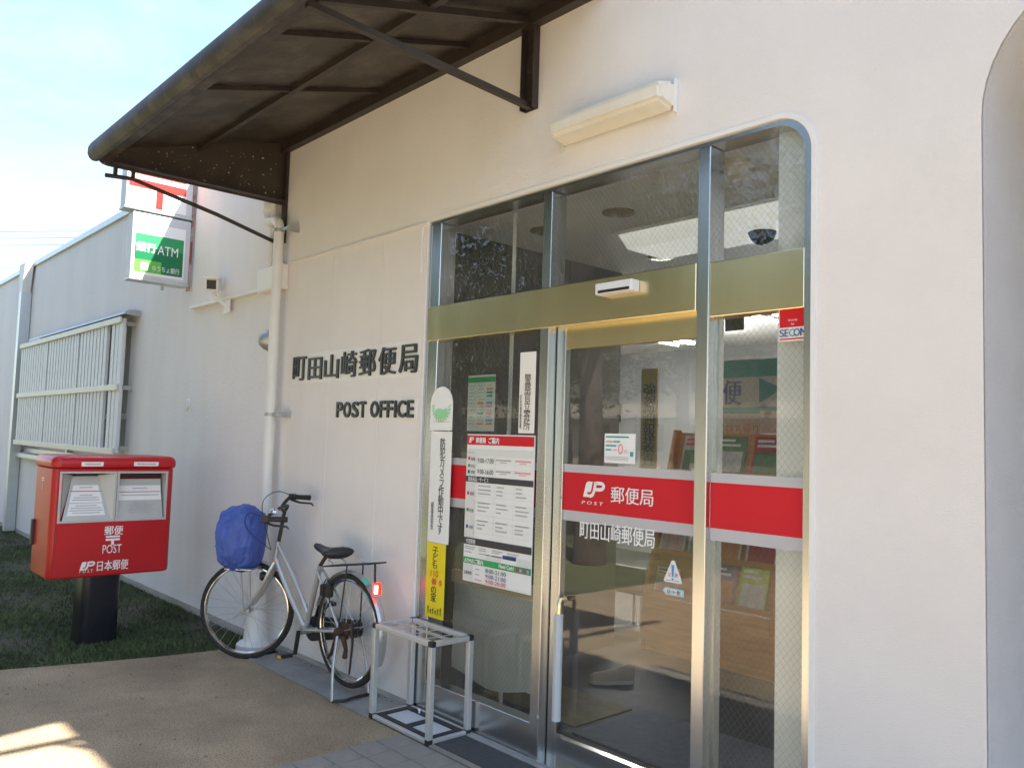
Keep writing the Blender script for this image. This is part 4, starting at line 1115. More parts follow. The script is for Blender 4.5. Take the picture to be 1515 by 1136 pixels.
# ------------------------------------------------------------------ red mailbox
MX = -6.20
mp = sidep(MX)
MBX = thing('mailbox', 'red two slot postal mailbox on a dark post standing in the grass', 'mailbox', (-6.45, -0.89, 0))
def rr_prism(x0, x1, y0, y1, z0, z1, r, taper=0.0, top_r=0.0):
    mb = MB()
    def ring(z, ins):
        return [(a, b, z) for a, b in rrect(x0 + ins, x1 - ins, y0 + ins, y1 - ins, max(r - ins, 0.004), n=6)]
    lv = [(z0, 0.018), (z0 + 0.010, 0.004), (z0 + 0.022, 0.0)]
    if top_r:
        lv += [(z1 - top_r + top_r * math.sin(R(t)), top_r * (1 - math.cos(R(t)))) for t in (0, 20, 40, 60, 78, 90)]
    else: lv += [(z1, 0.0)]
    rings = [[mb.bm.verts.new(q) for q in ring(z, i_)] for z, i_ in lv]
    n = len(rings[0])
    for A_, B_ in zip(rings, rings[1:]):
        for k in range(n): mb.bm.faces.new((A_[k], A_[(k + 1) % n], B_[(k + 1) % n], B_[k]))
    mb.bm.faces.new(rings[0][::-1]); mb.bm.faces.new(rings[-1])
    return mb
my0, my1, mb_ = -1.290, -0.478, -6.715
# body: rounded sides and a front plate with two openings
ga0, gam, ga1, gb0, gb1 = -1.252, -0.884, -0.532, 0.845, 1.196
plan = rrect(mb_, MX - 0.004, my0, my1, 0.06, n=8)
def notch(pl_):
    k = max(range(len(pl_)), key=lambda i: (pl_[i][0] > MX - 0.005) * (10 - pl_[i][1]))     # lowest-y point of the straight front
    o = pl_[k:] + pl_[:k]
    return o[:1] + [(MX - 0.004, ga0 + .003), (MX - 0.135, ga0 + .003), (MX - 0.135, ga1 - .003), (MX - 0.004, ga1 - .003)] + o[1:]
mb = MB()
lowr = [rrect(mb_ + i_, MX - 0.004 - i_, my0 + i_, my1 - i_, 0.06 - i_, n=8) for i_ in (0.018, 0.006, 0.0, 0.0)]
rings = [[mb.bm.verts.new((a, b, z)) for a, b in rg] for rg, z in zip(lowr, (0.466, 0.470, 0.486, gb0 + .003))]
n_ = len(rings[0])
for A_, B_ in zip(rings, rings[1:]):
    for k in range(n_): mb.bm.faces.new((A_[k], A_[(k + 1) % n_], B_[(k + 1) % n_], B_[k]))
mb.bm.faces.new(rings[0][::-1]); mb.bm.faces.new(rings[-1])
for z0_, z1_, pp_ in ((gb0 + .0031, gb1 - .003, notch(plan)), (gb1 - .0029, 1.212, plan)):
    me = fill2d(pp_, [], z1_ - z0_, lambda a, b, t, z=z0_: Vector((a, b, z + t)))
    mb.bm.from_mesh(me)
mb.build('body', M['red'], MBX, smooth=True)
me = fill2d([(-1.258, 0.480), (-0.512, 0.480), (-0.512, 1.208), (-1.258, 1.208)], [[(ga0, gb0), (ga1, gb0), (ga1, gb1), (ga0, gb1)]], 0.0045, lambda a, b, t: Vector((MX - t, a, b)) - ORIG[MBX.name])
link_mesh('front_door', me, M['red'], MBX)
mb = MB(); fpz = sidep(MX - 0.0038)
for q in ((-1.2605, -1.2582, .478, 1.21), (-.5118, -.5095, .478, 1.21)): fpz.quad(mb, q[0], q[1], q[2], q[3], 0.0005)
mb.build('door_gap', M['black'], MBX)
rr_prism(mb_ - 0.012, MX + 0.012, my0 - 0.012, my1 + 0.012, 1.216, 1.302, 0.06, top_r=0.045).build('lid', M['red'], MBX, smooth=True)
gm = mat('mailbox_grey', (0.50, 0.50, 0.48), 0.45, metal=0.2, var=0.05)
for (u0, u1, nm) in ((ga0, gam - 0.002, 'left'), (gam + 0.002, ga1, 'right')):
    mb = MB(); fw = 0.014
    me = fill2d([(u0, gb0), (u1, gb0), (u1, gb1), (u0, gb1)], [[(u0 + fw, gb0 + fw), (u1 - fw, gb0 + fw), (u1 - fw, gb1 - fw), (u0 + fw, gb1 - fw)]], 0.115, lambda a, b, t: Vector((MX + 0.004 - t, a, b)) - ORIG[MBX.name])
    sf = link_mesh('slot_frame', me, gm, MBX)
    w_ = u1 - u0 - 2 * fw; c_ = (u0 + u1) / 2
    # sloping plate that leads up to the slot
    def sl(a, v, lift=0.0):   # a: y, v: 0 bottom..1 top; slopes into the box towards the top
        return Vector((MX - 0.006 - 0.085 * v + lift, a, gb0 + fw + (gb1 - gb0 - 2 * fw) * v))
    if nm == 'left':
        tr = lambda v: w_ / 2 * (0.96 - 0.50 * v)
        mb = MB(); mb.face([sl(c_ - tr(0) + .01, 0), sl(c_ + tr(0), 0), sl(c_ + tr(.93), .93), sl(c_ - tr(.93), .93)]); mb.build('chute_plate', gm, sf)
        for s_ in (-1, 1):
            mb = MB(); mb.face([sl(c_ + s_ * tr(0), 0), Vector((MX, c_ + s_ * w_ / 2, gb0 + fw)), Vector((MX, c_ + s_ * w_ / 2, gb1 - fw)), sl(c_ + s_ * tr(.95), .95)]); mb.build('side_wing', gm, sf)
        parts = [(.10, .355, .80), (.37, .60, .82), (.62, .74, .80)]
    else:
        tr = lambda v: w_ / 2 * (0.97 - 0.05 * v)
        mb = MB(); mb.face([sl(c_ - tr(0), 0), sl(c_ + tr(0), 0), sl(c_ + tr(.86), .86), sl(c_ - tr(.86), .86)]); mb.build('chute_plate', gm, sf)
        parts = [(.40, .57, .96), (.585, .72, .96)]
    for k, (v0, v1, fr) in enumerate(parts):
        mb = MB(); mb.face([sl(c_ - tr(v0) * fr, v0, .004), sl(c_ + tr(v0) * fr, v0, .004), sl(c_ + tr(v1) * fr, v1, .004), sl(c_ - tr(v1) * fr, v1, .004)]); mb.build('instruction_label', M['whitefilm'], sf)
    mb = MB(); mb.box((MX - 0.10, c_ - w_ * (.22 if nm == 'left' else .46), gb1 - 0.045), (MX - 0.085, c_ + w_ * (.22 if nm == 'left' else .46), gb1 - 0.016)); mb.build('slot', M['black'], sf)
    fp = MB()
    lines = [(.30, .5), (.25, .7), (.20, .75), (.15, .6), (.68, .4), (.52, .35), (.47, .65), (.42, .7)] if nm == 'left' else [(.65, .35), (.50, .85), (.33, .3), (.28, .6), (.23, .5), (.18, .6), (.13, .5)]
    for v, fr in lines:
        y0_, y1_ = c_ - tr(v) * fr, c_ + tr(v) * fr
        fp.face([sl(y0_, v, .007), sl(y1_, v, .007), sl(y1_, v + .018, .007), sl(y0_, v + .018, .007)])
    fp.build('fine_print', M['grey_print'], sf, kind='stuff')
    rl = MB(); v = .605 if nm == 'left' else .575
    rl.face([sl(c_ - tr(v) * .9, v, .006), sl(c_ + tr(v) * .9, v, .006), sl(c_ + tr(v) * .9, v + .012, .006), sl(c_ - tr(v) * .9, v + .012, .006)]); rl.build('red_rule', M['red_print'], sf)
lp = sidep(MX + 0.012)
mb = MB(); lp.rect(mb, -1.125, -0.985, 1.232, 1.262, 0.0, 0.003); mb.build('lid_label', M['whitefilm'], MBX)
mb = MB(); lp.rect(mb, -0.780, -0.610, 1.234, 1.264, 0.0, 0.003); mb.build('lid_label', M['whitefilm'], MBX)
mb = MB(); lp.quad(mb, -1.105, -1.005, 1.243, 1.252, 0.006); lp.quad(mb, -0.76, -0.63, 1.245, 1.254, 0.006); mb.build('fine_print', M['grey_print'], MBX, kind='stuff')
def mrect(tl, br):
    a, b = hit(*tl, 0, MX), hit(*br, 0, MX); return a.y, b.y, b.z, a.z
y0_, y1_, z0_, z1_ = mrect((155, 778), (181.5, 790.5)); txt('lettering', '郵便', mp, y0_, y1_, z0_ + .002, z1_, 0.003, M['whitefilm'], MBX, bold=0.02)
y0_, y1_, z0_, z1_ = mrect((156.5, 792.5), (176.5, 805)); c_ = (y0_ + y1_) / 2
mb = MB(); mp.quad(mb, y0_, y1_, z1_ - .012, z1_, 0.003); mp.quad(mb, y0_, y1_, z1_ - .034, z1_ - .020, 0.003); mp.quad(mb, c_ - .009, c_ + .009, z0_, z1_ - .034, 0.003); mb.build('postal_mark', M['whitefilm'], MBX)
y0_, y1_, z0_, z1_ = mrect((152, 806), (179, 817)); txt('lettering', 'POST', mp, y0_, y1_, z0_, z1_, 0.003, M['whitefilm'], MBX, bold=0.0)
y0_, y1_, z0_, z1_ = mrect((118, 831.5), (140, 842)); jp_logo(mp, y0_, z0_, y1_ - y0_, z1_ - z0_, 0.003, MBX, M['whitefilm'], M['red'])
y0_, y1_, z0_, z1_ = mrect((117.5, 843.2), (137, 846.2)); txt('lettering', 'P O S T', mp, y0_, y1_, z0_, z1_, 0.003, M['whitefilm'], MBX, bold=0.01)
y0_, y1_, z0_, z1_ = mrect((144, 829.5), (189, 842)); txt('lettering', '日本郵便', mp, y0_, y1_, z0_ + .004, z1_, 0.003, M['whitefilm'], MBX, bold=0.016)
lpn = Plane((0, my0, 0), (1, 0, 0), (0, 0, 1), (0, -1, 0))
mb = MB(); lpn.quad(mb, -6.50, -6.43, 1.12, 1.128, 0.002); lpn.quad(mb, -6.50, -6.43, 1.135, 1.143, 0.002); lpn.quad(mb, -6.47, -6.46, 1.06, 1.12, 0.002); mb.build('postal_mark', M['whitefilm'], MBX)
mb = MB(); mb.box((mb_ + 0.06, my0 - 0.02, 0.66), (mb_ + 0.10, my0 + 0.004, 0.84), 0.006); mb.build('lock_hasp', M['black'], MBX)
pst = rr_prism(-6.55, -6.285, -1.035, -0.785, -0.05, 0.468, 0.05)
pst.build('post', mat('dark_blue_post', (0.022, 0.024, 0.032), 0.28, metal=0.3, var=0.15, scale=4, dark=(0.07, 0.06, 0.05), dscale=5, damt=0.25), MBX, smooth=True)

# ------------------------------------------------------------------ bicycle
BK = thing('bicycle', 'silver city bicycle with blue covered basket leaning on its stand by the wall', 'bicycle', (-4.75, -0.2, 0))
sil = mat('silver_paint', (0.52, 0.53, 0.52), 0.3, metal=0.65, var=0.06)
chrome = mat('chrome', (0.70, 0.70, 0.69), 0.15, metal=1.0, var=0.05)
rustm = mat('rusty_drive_parts', (0.055, 0.032, 0.022), 0.75, metal=0.2, var=0.4, scale=40, dark=(0.16, 0.06, 0.025), dscale=25, damt=0.5)
RH = Vector((-4.205, -0.165, 0.372)); FH = Vector((-5.285, -0.292, 0.322)); WR = 0.323
fwd = Vector((-0.74, -0.673, 0)).normalized(); fax = Vector((-fwd.y, fwd.x, 0)) * -1          # front wheel heading and axle
frd = Vector((-1, -0.045, 0)).normalized(); rax = Vector((0.045, -1, 0)).normalized()
def wheel(c, ax, nm):
    a = Vector((0, 0, 1)); f_ = a.cross(ax).normalized()
    ring = lambda r, k=48: [c + (f_ * math.cos(2 * math.pi * i / k) + a * math.sin(2 * math.pi * i / k)) * r for i in range(k)]
    mb = MB(); mb.tube(ring(WR - 0.016), 0.0175, 10, closed=True); w = mb.build('wheel', M['rubber'], BK, smooth=True, label=nm + ' wheel with black tyre')
    mb = MB()
    for off in (-0.009, 0.009): mb.tube([p + ax * off for p in ring(WR - 0.036)], 0.0075, 6, closed=True)
    mb.build('rim', chrome, w, smooth=True)
    mb = MB(); mb.lathe(c - ax * 0.045, ax, [(0.012, 0), (0.030, 0.004), (0.030, 0.010), (0.017, 0.014), (0.017, 0.076), (0.030, 0.080), (0.030, 0.086), (0.012, 0.09)], 14); mb.build('hub', rustm if nm == 'rear' else M['galv'], w, smooth=True)
    mb = MB()
    for k in range(28):
        th = 2 * math.pi * k / 28; th2 = th + (0.75 if k % 4 < 2 else -0.75); sd_ = 0.038 if k % 2 else -0.038
        p0 = c + (f_ * math.cos(th2) + a * math.sin(th2)) * 0.028 + ax * sd_; p1 = c + (f_ * math.cos(th) + a * math.sin(th)) * (WR - 0.036)
        mb.tube([p0, p1], 0.0013, 4, caps=False)
    mb.build('spokes', M['galv'], w, kind='stuff')
    return w
fw_ = wheel(FH, fax, 'front'); rw_ = wheel(RH, rax, 'rear')
Ha, Hb = hit(412.5, 800, 1, -0.215), hit(407.5, 826, 1, -0.218)      # head tube
ST, SB = hit(474, 836, 1, -0.19), hit(452.5, 931, 1, -0.19)          # seat tube
def curve_through(pts, k=6):
    pts = [Vector(p) for p in pts]; out = []
    for i in range(len(pts) - 1):
        p0, p1, p2, p3 = pts[max(i - 1, 0)], pts[i], pts[i + 1], pts[min(i + 2, len(pts) - 1)]
        for j in range(k):
            t = j / k
            out.append(0.5 * ((2 * p1) + (p2 - p0) * t + (2 * p0 - 5 * p1 + 4 * p2 - p3) * t * t + (3 * p1 - p0 - 3 * p2 + p3) * t ** 3))
    return out + [pts[-1]]
def tube_part(nm, pts, r, m_, n=10, par=BK, label=None):
    if len(pts) > 2 and not isinstance(r, (list, tuple)): pts = curve_through(pts)
    mb = MB(); mb.tube(pts, r, n); return mb.build(nm, m_, par, smooth=True, label=label)
tube_part('head_tube', [Hb + (Hb - Ha).normalized() * 0.01, Ha], 0.019, sil)
tube_part('down_tube', [Hb + Vector((0.005, 0, 0.0)), Hb.lerp(SB, 0.5) + Vector((0.0, 0, -0.015)), SB], 0.018, sil)
tube_part('top_tube', [Ha.lerp(Hb, 0.25), Ha.lerp(SB, 0.5) + Vector((0.035, 0, 0.03)), SB.lerp(ST, 0.22)], 0.014, sil)
tube_part('seat_tube', [SB, ST], 0.016, sil)
mb = MB(); mb.lathe(SB - rax * 0.036, rax, [(0.026, 0), (0.026, 0.072)], 16); mb.build('bottom_bracket', sil, BK, smooth=True)
for s_ in (-1, 1):
    tube_part('chain_stay', [SB + rax * 0.025 * s_, RH + rax * 0.062 * s_], 0.010, sil)
    tube_part('seat_stay', [ST.lerp(SB, 0.06) + rax * 0.02 * s_, RH + rax * 0.062 * s_], 0.008, sil)
    crown = Hb + Vector((0, 0, -0.02))
    fb = crown.lerp(FH, 0.55) - fwd * 0.028
    tube_part('fork_blade', [crown + fax * 0.02 * s_, crown.lerp(FH, 0.12) + fax * 0.046 * s_ - fwd * 0.01, fb + fax * 0.048 * s_, FH.lerp(crown, 0.14) + fax * 0.048 * s_ - fwd * 0.018, FH + fax * 0.048 * s_], [0.013, 0.013, 0.012, 0.009, 0.008], sil)
    tube_part('basket_stay', [FH + fax * 0.055 * s_, FH + Vector((0, 0, 0.33)) + fax * 0.075 * s_ + fwd * 0.03], 0.0045, M['galv'], 6)
# mudguards
def guard(c, ax, a0, a1, r, w, nm):
    a = Vector((0, 0, 1)); f_ = fwd if nm == 'front' else frd
    mb = MB(); rows_ = []
    for i in range(25):
        th = R(a0 + (a1 - a0) * i / 24)
        rad = f_ * math.cos(th) + a * math.sin(th)
        rows_.append([mb.bm.verts.new(c + rad * (r - (abs(k) ** 2) * 0.010) + ax * (w / 2 * k)) for k in (-1, -0.5, 0, 0.5, 1)])
    for A_, B_ in zip(rows_, rows_[1:]):
        for k in range(4): mb.bm.faces.new((A_[k], A_[k + 1], B_[k + 1], B_[k]))
    return mb.build('mudguard', sil, BK, smooth=True)
guard(RH, rax, 15, 205, WR + 0.020, 0.052, 'rear')
guard(FH, fax, 55, 120, WR + 0.018, 0.048, 'front')
for s_ in (-1, 1):
    tube_part('guard_stay', [RH + rax * 0.05 * s_, RH - frd * (WR + 0.005) * math.cos(R(-8)) + Vector((0, 0, 0.10)) + rax * 0.026 * s_], 0.003, M['galv'], 6)
# handlebar, stem
stem = Ha + (Ha - Hb).normalized() * 0.20
tube_part('stem', [Ha, stem], 0.0125, M['black'])
up1 = stem + Vector((0, 0, 0.0))
gA, gB_ = hit(446, 734, 1, -0.10), hit(424, 765, 1, -0.37)
rgt = fax.copy()
def half_bar(sg, tip_px, yy, nm):
    tip = hit(*tip_px, 1, yy)
    back = -fwd
    root = stem
    k1 = root + rgt * 0.05 * sg + Vector((0, 0, 0.035))
    k2 = root + rgt * 0.15 * sg + Vector((0, 0, 0.10))
    base = tip - (back * 0.115 + rgt * 0.02 * sg)
    tube_part('handlebar', [root, k1, k1.lerp(base, 0.6) + Vector((0, 0, 0.02)), base, tip], 0.011, M['black'], 10)
    g = tube_part('grip', [base.lerp(tip, 0.08), base.lerp(tip, 0.4), tip], [0.0165, 0.0155, 0.0175], M['rubber'], 12)
    lv0 = base + fwd * 0.02 + Vector((0, 0, -0.018))
    tube_part('brake_lever', [lv0, lv0 + back * 0.06 + Vector((0, 0, -0.018)) , lv0 + back * 0.14 + Vector((0, 0, -0.022)), lv0 + back * 0.155 + Vector((0, 0, -0.036))], [0.009, 0.007, 0.006, 0.005], M['black'], 8)
    mb = MB(); mb.obox(base + fwd * 0.01, fwd * 0.024, rgt * 0.016, Vector((0, 0, 0.02)), 0.006); mb.build('lever_clamp', M['black'], BK)
    return base
bA = half_bar(-1, (458.5, 736), -0.075, 'far')
bB = half_bar(1, (425, 768.5), -0.40, 'near')
mb = MB(); bl = bB + Vector((-0.035, 0.06, 0.035)); mb.lathe(bl, (0, 0, 1), [(0.028, 0), (0.027, 0.010), (0.018, 0.022), (0.004, 0.027)], 16); mb.build('bell', chrome, BK, smooth=True)
for b_, sw in ((bA, 0.06), (bB, -0.02)):
    tube_part('brake_cable', [b_ + Vector((0, 0, 0.0)), b_ + fwd * 0.12 + Vector((0, 0, 0.03)), b_.lerp(Ha, 0.5) + fwd * 0.17 + Vector((0, 0, 0.02 + sw)), Ha + fwd * 0.05 + Vector((0, 0, -0.06))], 0.0028, M['black'], 6)
# saddle
sc = hit(488, 815, 1, -0.18)
mb = MB(); ring_n = 12; secs = []
prof = [(-0.155, 0.018, 0.016, 0.016), (-0.13, 0.026, 0.020, 0.012), (-0.06, 0.034, 0.022, 0.0), (0.01, 0.065, 0.028, -0.004), (0.07, 0.095, 0.032, 0.0), (0.115, 0.098, 0.032, 0.006), (0.135, 0.080, 0.024, 0.006)]
for (dx, w2, h2, dz) in prof:
    c_ = sc - frd * dx + Vector((0, 0, dz))
    secs.append([mb.bm.verts.new(c_ + rax * w2 * math.cos(2 * math.pi * k / ring_n) + Vector((0, 0, h2 * math.sin(2 * math.pi * k / ring_n) * (1.0 if math.sin(2 * math.pi * k / ring_n) > 0 else 1.2)))) for k in range(ring_n)])
for A_, B_ in zip(secs, secs[1:]):
    for k in range(ring_n): mb.bm.faces.new((A_[k], A_[(k + 1) % ring_n], B_[(k + 1) % ring_n], B_[k]))
mb.bm.faces.new(secs[0][::-1]); mb.bm.faces.new(secs[-1])
mb.build('saddle', mat('black_saddle', (0.025, 0.024, 0.026), 0.45, var=0.15), BK, smooth=True, auto=80)
tube_part('seat_post', [ST, ST.lerp(sc, 0.7) , sc + Vector((0, 0, -0.02))], 0.012, rustm)
for s_ in (-1, 1):
    mb = MB(); pts = [sc - frd * 0.07 + rax * 0.045 * s_ + Vector((0, 0, -0.045 + 0.012 * math.sin(i * 2.1))) for i in range(2)]
    cpt = sc - frd * 0.085 + rax * 0.045 * s_ + Vector((0, 0, -0.065))
    mb.tube([cpt + Vector((0.014 * math.cos(t * 1.05), 0.014 * math.sin(t * 1.05), 0.006 * t)) for t in range(0, 18)], 0.003, 5); mb.build('saddle_spring', M['galv'], BK)
# rear carrier
cA, cB = hit(489, 836.5, 1, -0.165), hit(558, 833, 1, -0.165)
cz_ = (cA.z + cB.z) / 2
mb = MB()
for s_ in (-1, -0.33, 0.33, 1):
    mb.tube([Vector((cA.x, -0.165, cA.z)) + rax * 0.055 * s_, Vector((cB.x, -0.165, cB.z)) + rax * 0.06 * s_], 0.0048, 6)
for t in (0.02, 0.35, 0.7, 0.98):
    q_ = Vector((cA.x + (cB.x - cA.x) * t, -0.165, cA.z + (cB.z - cA.z) * t)); mb.tube([q_ - rax * 0.06, q_ + rax * 0.06], 0.0048, 6)
mb.build('carrier', M['black'], BK)
for s_ in (-1, 1):
    tube_part('carrier_stay', [Vector((cA.x + (cB.x - cA.x) * 0.55, -0.165, cz_ + 0.01)) + rax * 0.055 * s_, RH + rax * 0.075 * s_], 0.005, M['black'], 6)
tube_part('carrier_lug', [Vector((cB.x - 0.02, -0.165, cB.z)), Vector((cB.x - 0.015, -0.165, cB.z - 0.11))], 0.007, M['black'], 6)
tl = hit(558, 871, 1, -0.185)
mb = MB(); mb.obox(tl, Vector((0.016, 0, 0)), Vector((0, 0.020, 0)), Vector((0, 0, 0.034)), 0.006); mb.build('rear_reflector', mat('flash_glow_red_lens', (0.75, 0.03, 0.02), 0.2, emit=(1.0, 0.012, 0.008), estr=1.0, var=0.02), BK)  # rear reflector; its glow under a flash is put in as emission
mb = MB(); mb.obox(tl + Vector((0.010, -0.014, 0)), Vector((0.008, 0, 0)), Vector((0, 0.0085, 0)), Vector((0, 0, 0.024)), 0.003); mb.build('reflector_glare', mat('added_flash_glare', (0.9, 0.5, 0.4), 0.3, emit=(1.0, 0.42, 0.30), estr=3.0), BK)  # flash glare at the reflector's centre, added as a glowing block
st = hit(545, 856, 1, -0.165)
mb = MB(); nrm = (st - RH); nrm.y = 0; nrm.normalize(); tg = Vector((nrm.z, 0, -nrm.x))
mb.obox(RH + nrm * (WR + 0.025) + rax * 0.01, tg * 0.030, rax * 0.018, nrm * 0.002); mb.build('green_sticker', mat('mint_sticker', (0.12, 0.62, 0.45), 0.4), BK)
# basket under a blue cover
bc = Hb + fwd * 0.235 + Vector((0, 0, 0)); tgt = hit(362, 797, 1, bc.y); bc = Vector((bc.x, bc.y, tgt.z))
import mathutils.noise as mn
mb = MB()
bmesh.ops.create_cube(mb.bm, size=2.0)
bmesh.ops.subdivide_edges(mb.bm, edges=mb.bm.edges[:], cuts=27, use_grid_fill=True)
for v in mb.bm.verts:
    p = v.co.copy()
    sph = p.normalized() * 1.25
    q = p.lerp(sph, 0.74)
    tp_ = 1.0 - 0.10 * (0.5 - q.z * 0.5)
    n_ = mn.noise(p * 1.3 + Vector((3, 1, 5))) * 0.09 + mn.noise(p * 3.1) * 0.045 + (1 - abs(mn.noise(Vector((p.x * 2.2 + p.z, p.y * 1.6 - p.z * .8, p.z * 1.2)) * 1.7))) ** 3 * 0.045 + (1 - abs(mn.noise(Vector((p.x * 1.5, p.y * 2.0, p.z * 5)) + Vector((9, 2, 0))))) * 0.05
    q = q * (1 + n_)
    v.co = bc + fwd * q.x * 0.122 * tp_ + fax * q.y * 0.150 * tp_ + Vector((0, 0, q.z * 0.178))
mb.build('basket_cover', mat('blue_nylon', (0.055, 0.105, 0.40), 0.55, var=0.18, scale=7, bump=0.35, bscale=14), BK, smooth=True, auto=180)
mb = MB(); mb.obox(bc - Vector((0, 0, 0.19)) - fwd * 0.02, fwd * 0.09, fax * 0.09, Vector((0, 0, 0.004))); mb.build('basket_bracket', M['galv'], BK)
mb = MB(); lmp = FH.lerp(Hb, 0.62) + fax * 0.075 + fwd * 0.02; mb.lathe(lmp, fwd, [(0.016, -0.03), (0.028, 0.0), (0.031, 0.03), (0.026, 0.036)], 14); mb.build('front_lamp', M['black'], BK, smooth=True)
mb = MB(); mb.obox(Hb + Vector((0.012, -0.02, -0.012)), Vector((0.012, 0, 0)), Vector((0, 0.004, 0)), Vector((0, 0, 0.009))); mb.build('amber_reflector', mat('amber_lens', (0.85, 0.35, 0.02), 0.25), BK)
# cranks, chain case, pedals, lock
pd = hit(417, 970, 1, -0.33)
cdir = (pd - SB)
mb = MB(); c0_ = SB + rax * 0.05; mb.bar(c0_, Vector((pd.x + 0.03, c0_.y - 0.02, pd.z + 0.005)), 0.012, 0.024, up=(0, 1, 0)); mb.build('crank_arm', M['black'], BK)
c1_ = SB - rax * 0.05; mb = MB(); mb.bar(c1_, c1_ + Vector((0.07, 0, 0.155)), 0.012, 0.022, up=(0, 1, 0)); mb.build('crank_arm', M['black'], BK)
mb = MB(); mb.obox(Vector((pd.x, c0_.y - 0.075, pd.z)), Vector((0.045, 0, 0.006)), Vector((0, 0.035, 0)), Vector((0, 0, 0.012)), 0.003); pp = mb.build('pedal', M['black'], BK)
mb = MB(); mb.obox(Vector((pd.x + 0.004, c0_.y - 0.1115, pd.z)), Vector((0.022, 0, 0.003)), Vector((0, 0.002, 0)), Vector((0, 0, 0.008))); mb.build('pedal_reflector', mat('amber_reflector_lens', (0.95, 0.42, 0.02), 0.2), pp)
mb = MB(); mb.obox(c1_ + Vector((0.075, 0.06, 0.16)), Vector((0.045, 0, 0.0)), Vector((0, 0.03, 0)), Vector((0, 0, 0.012)), 0.003); mb.build('pedal', M['black'], BK)
mb = MB(); cc0, cc1 = SB - rax * 0.04, RH - rax * 0.04
dirc = (cc1 - cc0).normalized(); upc = dirc.cross(rax).normalized()
pts = [cc0 + (dirc * math.cos(R(t)) + upc * math.sin(R(t))) * 0.075 for t in range(90, 271, 20)] + [cc1 + (dirc * math.cos(R(t)) + upc * math.sin(R(t))) * 0.05 for t in range(-90, 91, 20)]
mb.prism(pts, -rax * 0.025); mb.build('chain_case', M['black'], BK)
mb = MB(); mb.lathe(RH + rax * 0.03, rax, [(0.055, 0), (0.055, 0.012), (0.028, 0.02), (0.022, 0.06), (0.010, 0.07)], 18); mb.build('hub_brake', rustm, BK, smooth=True)
lk = RH + frd * 0.20 + Vector((0, 0, 0.20))
mb = MB(); mb.obox(lk + rax * 0.035, Vector((0.05, 0, 0.0)), rax * 0.022, Vector((0, 0, 0.035)), 0.01); mb.build('wheel_lock', M['black'], BK)
mb = MB(); mb.tube([lk + rax * 0.06 + Vector((0.04 + 0.045 * math.sin(t * .5), 0, -0.01 + 0.085 * math.cos(t * .5))) for t in range(0, 13)], 0.004, 6, closed=False); mb.build('lock_cable', M['black'], BK)
# kickstand
fL, fR_ = hit(491, 1037, 2, 0.018), hit(545, 1026, 2, 0.018)
for s_, f_ in ((1, fL), (-1, fR_)):
    tube_part('stand_leg', [RH + rax * 0.075 * s_, RH.lerp(f_, 0.5) + rax * 0.05 * s_, f_], 0.009, M['galv'], 8)
mid = fL.lerp(fR_, 0.5) + Vector((0.03, 0, 0.006))
tube_part('stand_foot', [fL, fL.lerp(mid, 0.5) + Vector((0.02, 0, 0)), mid, fR_], 0.009, M['black'], 8)
tube_part('stand_spring', [RH + rax * 0.08 + Vector((0.0, 0, -0.02)), RH + rax * 0.075 + Vector((-0.06, 0, -0.13)), RH + rax * 0.075 + Vector((-0.10, 0, -0.17))], [0.014, 0.012, 0.008], rustm, 8)
tube_part('derailleur', [RH + rax * 0.06 + Vector((0.03, 0, -0.02)), RH + rax * 0.055 + Vector((0.06, 0, -0.09)), RH + rax * 0.05 + Vector((0.045, 0, -0.14))], [0.018, 0.012, 0.016], rustm, 8)
tube_part('hanging_strap', [RH - frd * 0.10 + rax * 0.05 + Vector((0, 0, 0.06)), RH - frd * 0.12 + rax * 0.055 + Vector((0, 0, -0.05)), RH - frd * 0.10 + rax * 0.055 + Vector((0, 0, -0.22))], [0.012, 0.008, 0.006], M['black'], 6)

# ------------------------------------------------------------------ umbrella stand
U = thing('umbrella_stand', 'empty aluminium umbrella stand with open grid top and black corners by the entrance', 'umbrella stand', (-3.57, -0.1, 0))
ux0, ux1, uy0, uy1, uh = -3.785, -3.285, -0.258, -0.015, 0.500
s2 = 0.0145
for x in (ux0, ux1):
    for y in (uy0, uy1):
        mb = MB(); mb.box((x - s2, y - s2, 0.030), (x + s2, y + s2, uh - 0.026), 0.002, 1); mb.build('leg', M['alu'], U)
        mb = MB(); mb.box((x - s2 - .001, y - s2 - .001, uh - 0.026), (x + s2 + .001, y + s2 + .001, uh + 0.001), 0.003, 1); mb.build('corner_cap', M['black'], U)
        mb = MB(); mb.box((x - s2 - .001, y - s2 - .001, 0.002), (x + s2 + .001, y + s2 + .001, 0.030), 0.003, 1); mb.build('foot', M['black'], U)
for y in (uy0, uy1):
    mb = MB(); mb.box((ux0 + s2, y - s2, uh - 0.025), (ux1 - s2, y + s2, uh), 0.002, 1); mb.build('top_rail', M['alu'], U)
    mb = MB(); mb.box((ux0 + s2, y - s2 * .8, 0.008), (ux1 - s2, y + s2 * .8, 0.026), 0.002, 1); mb.build('bottom_rail', M['alu'], U)
for x in (ux0, ux1):
    mb = MB(); mb.box((x - s2, uy0 + s2, uh - 0.025), (x + s2, uy1 - s2, uh), 0.002, 1); mb.build('top_rail', M['alu'], U)
    mb = MB(); mb.box((x - s2 * .8, uy0 + s2, 0.008), (x + s2 * .8, uy1 - s2, 0.026), 0.002, 1); mb.build('bottom_rail', M['alu'], U)
ym = (uy0 + uy1) / 2
mb = MB(); mb.box((ux0 + s2, ym - 0.006, uh - 0.014), (ux1 - s2, ym + 0.006, uh - 0.004)); mb.build('divider', M['alu'], U)
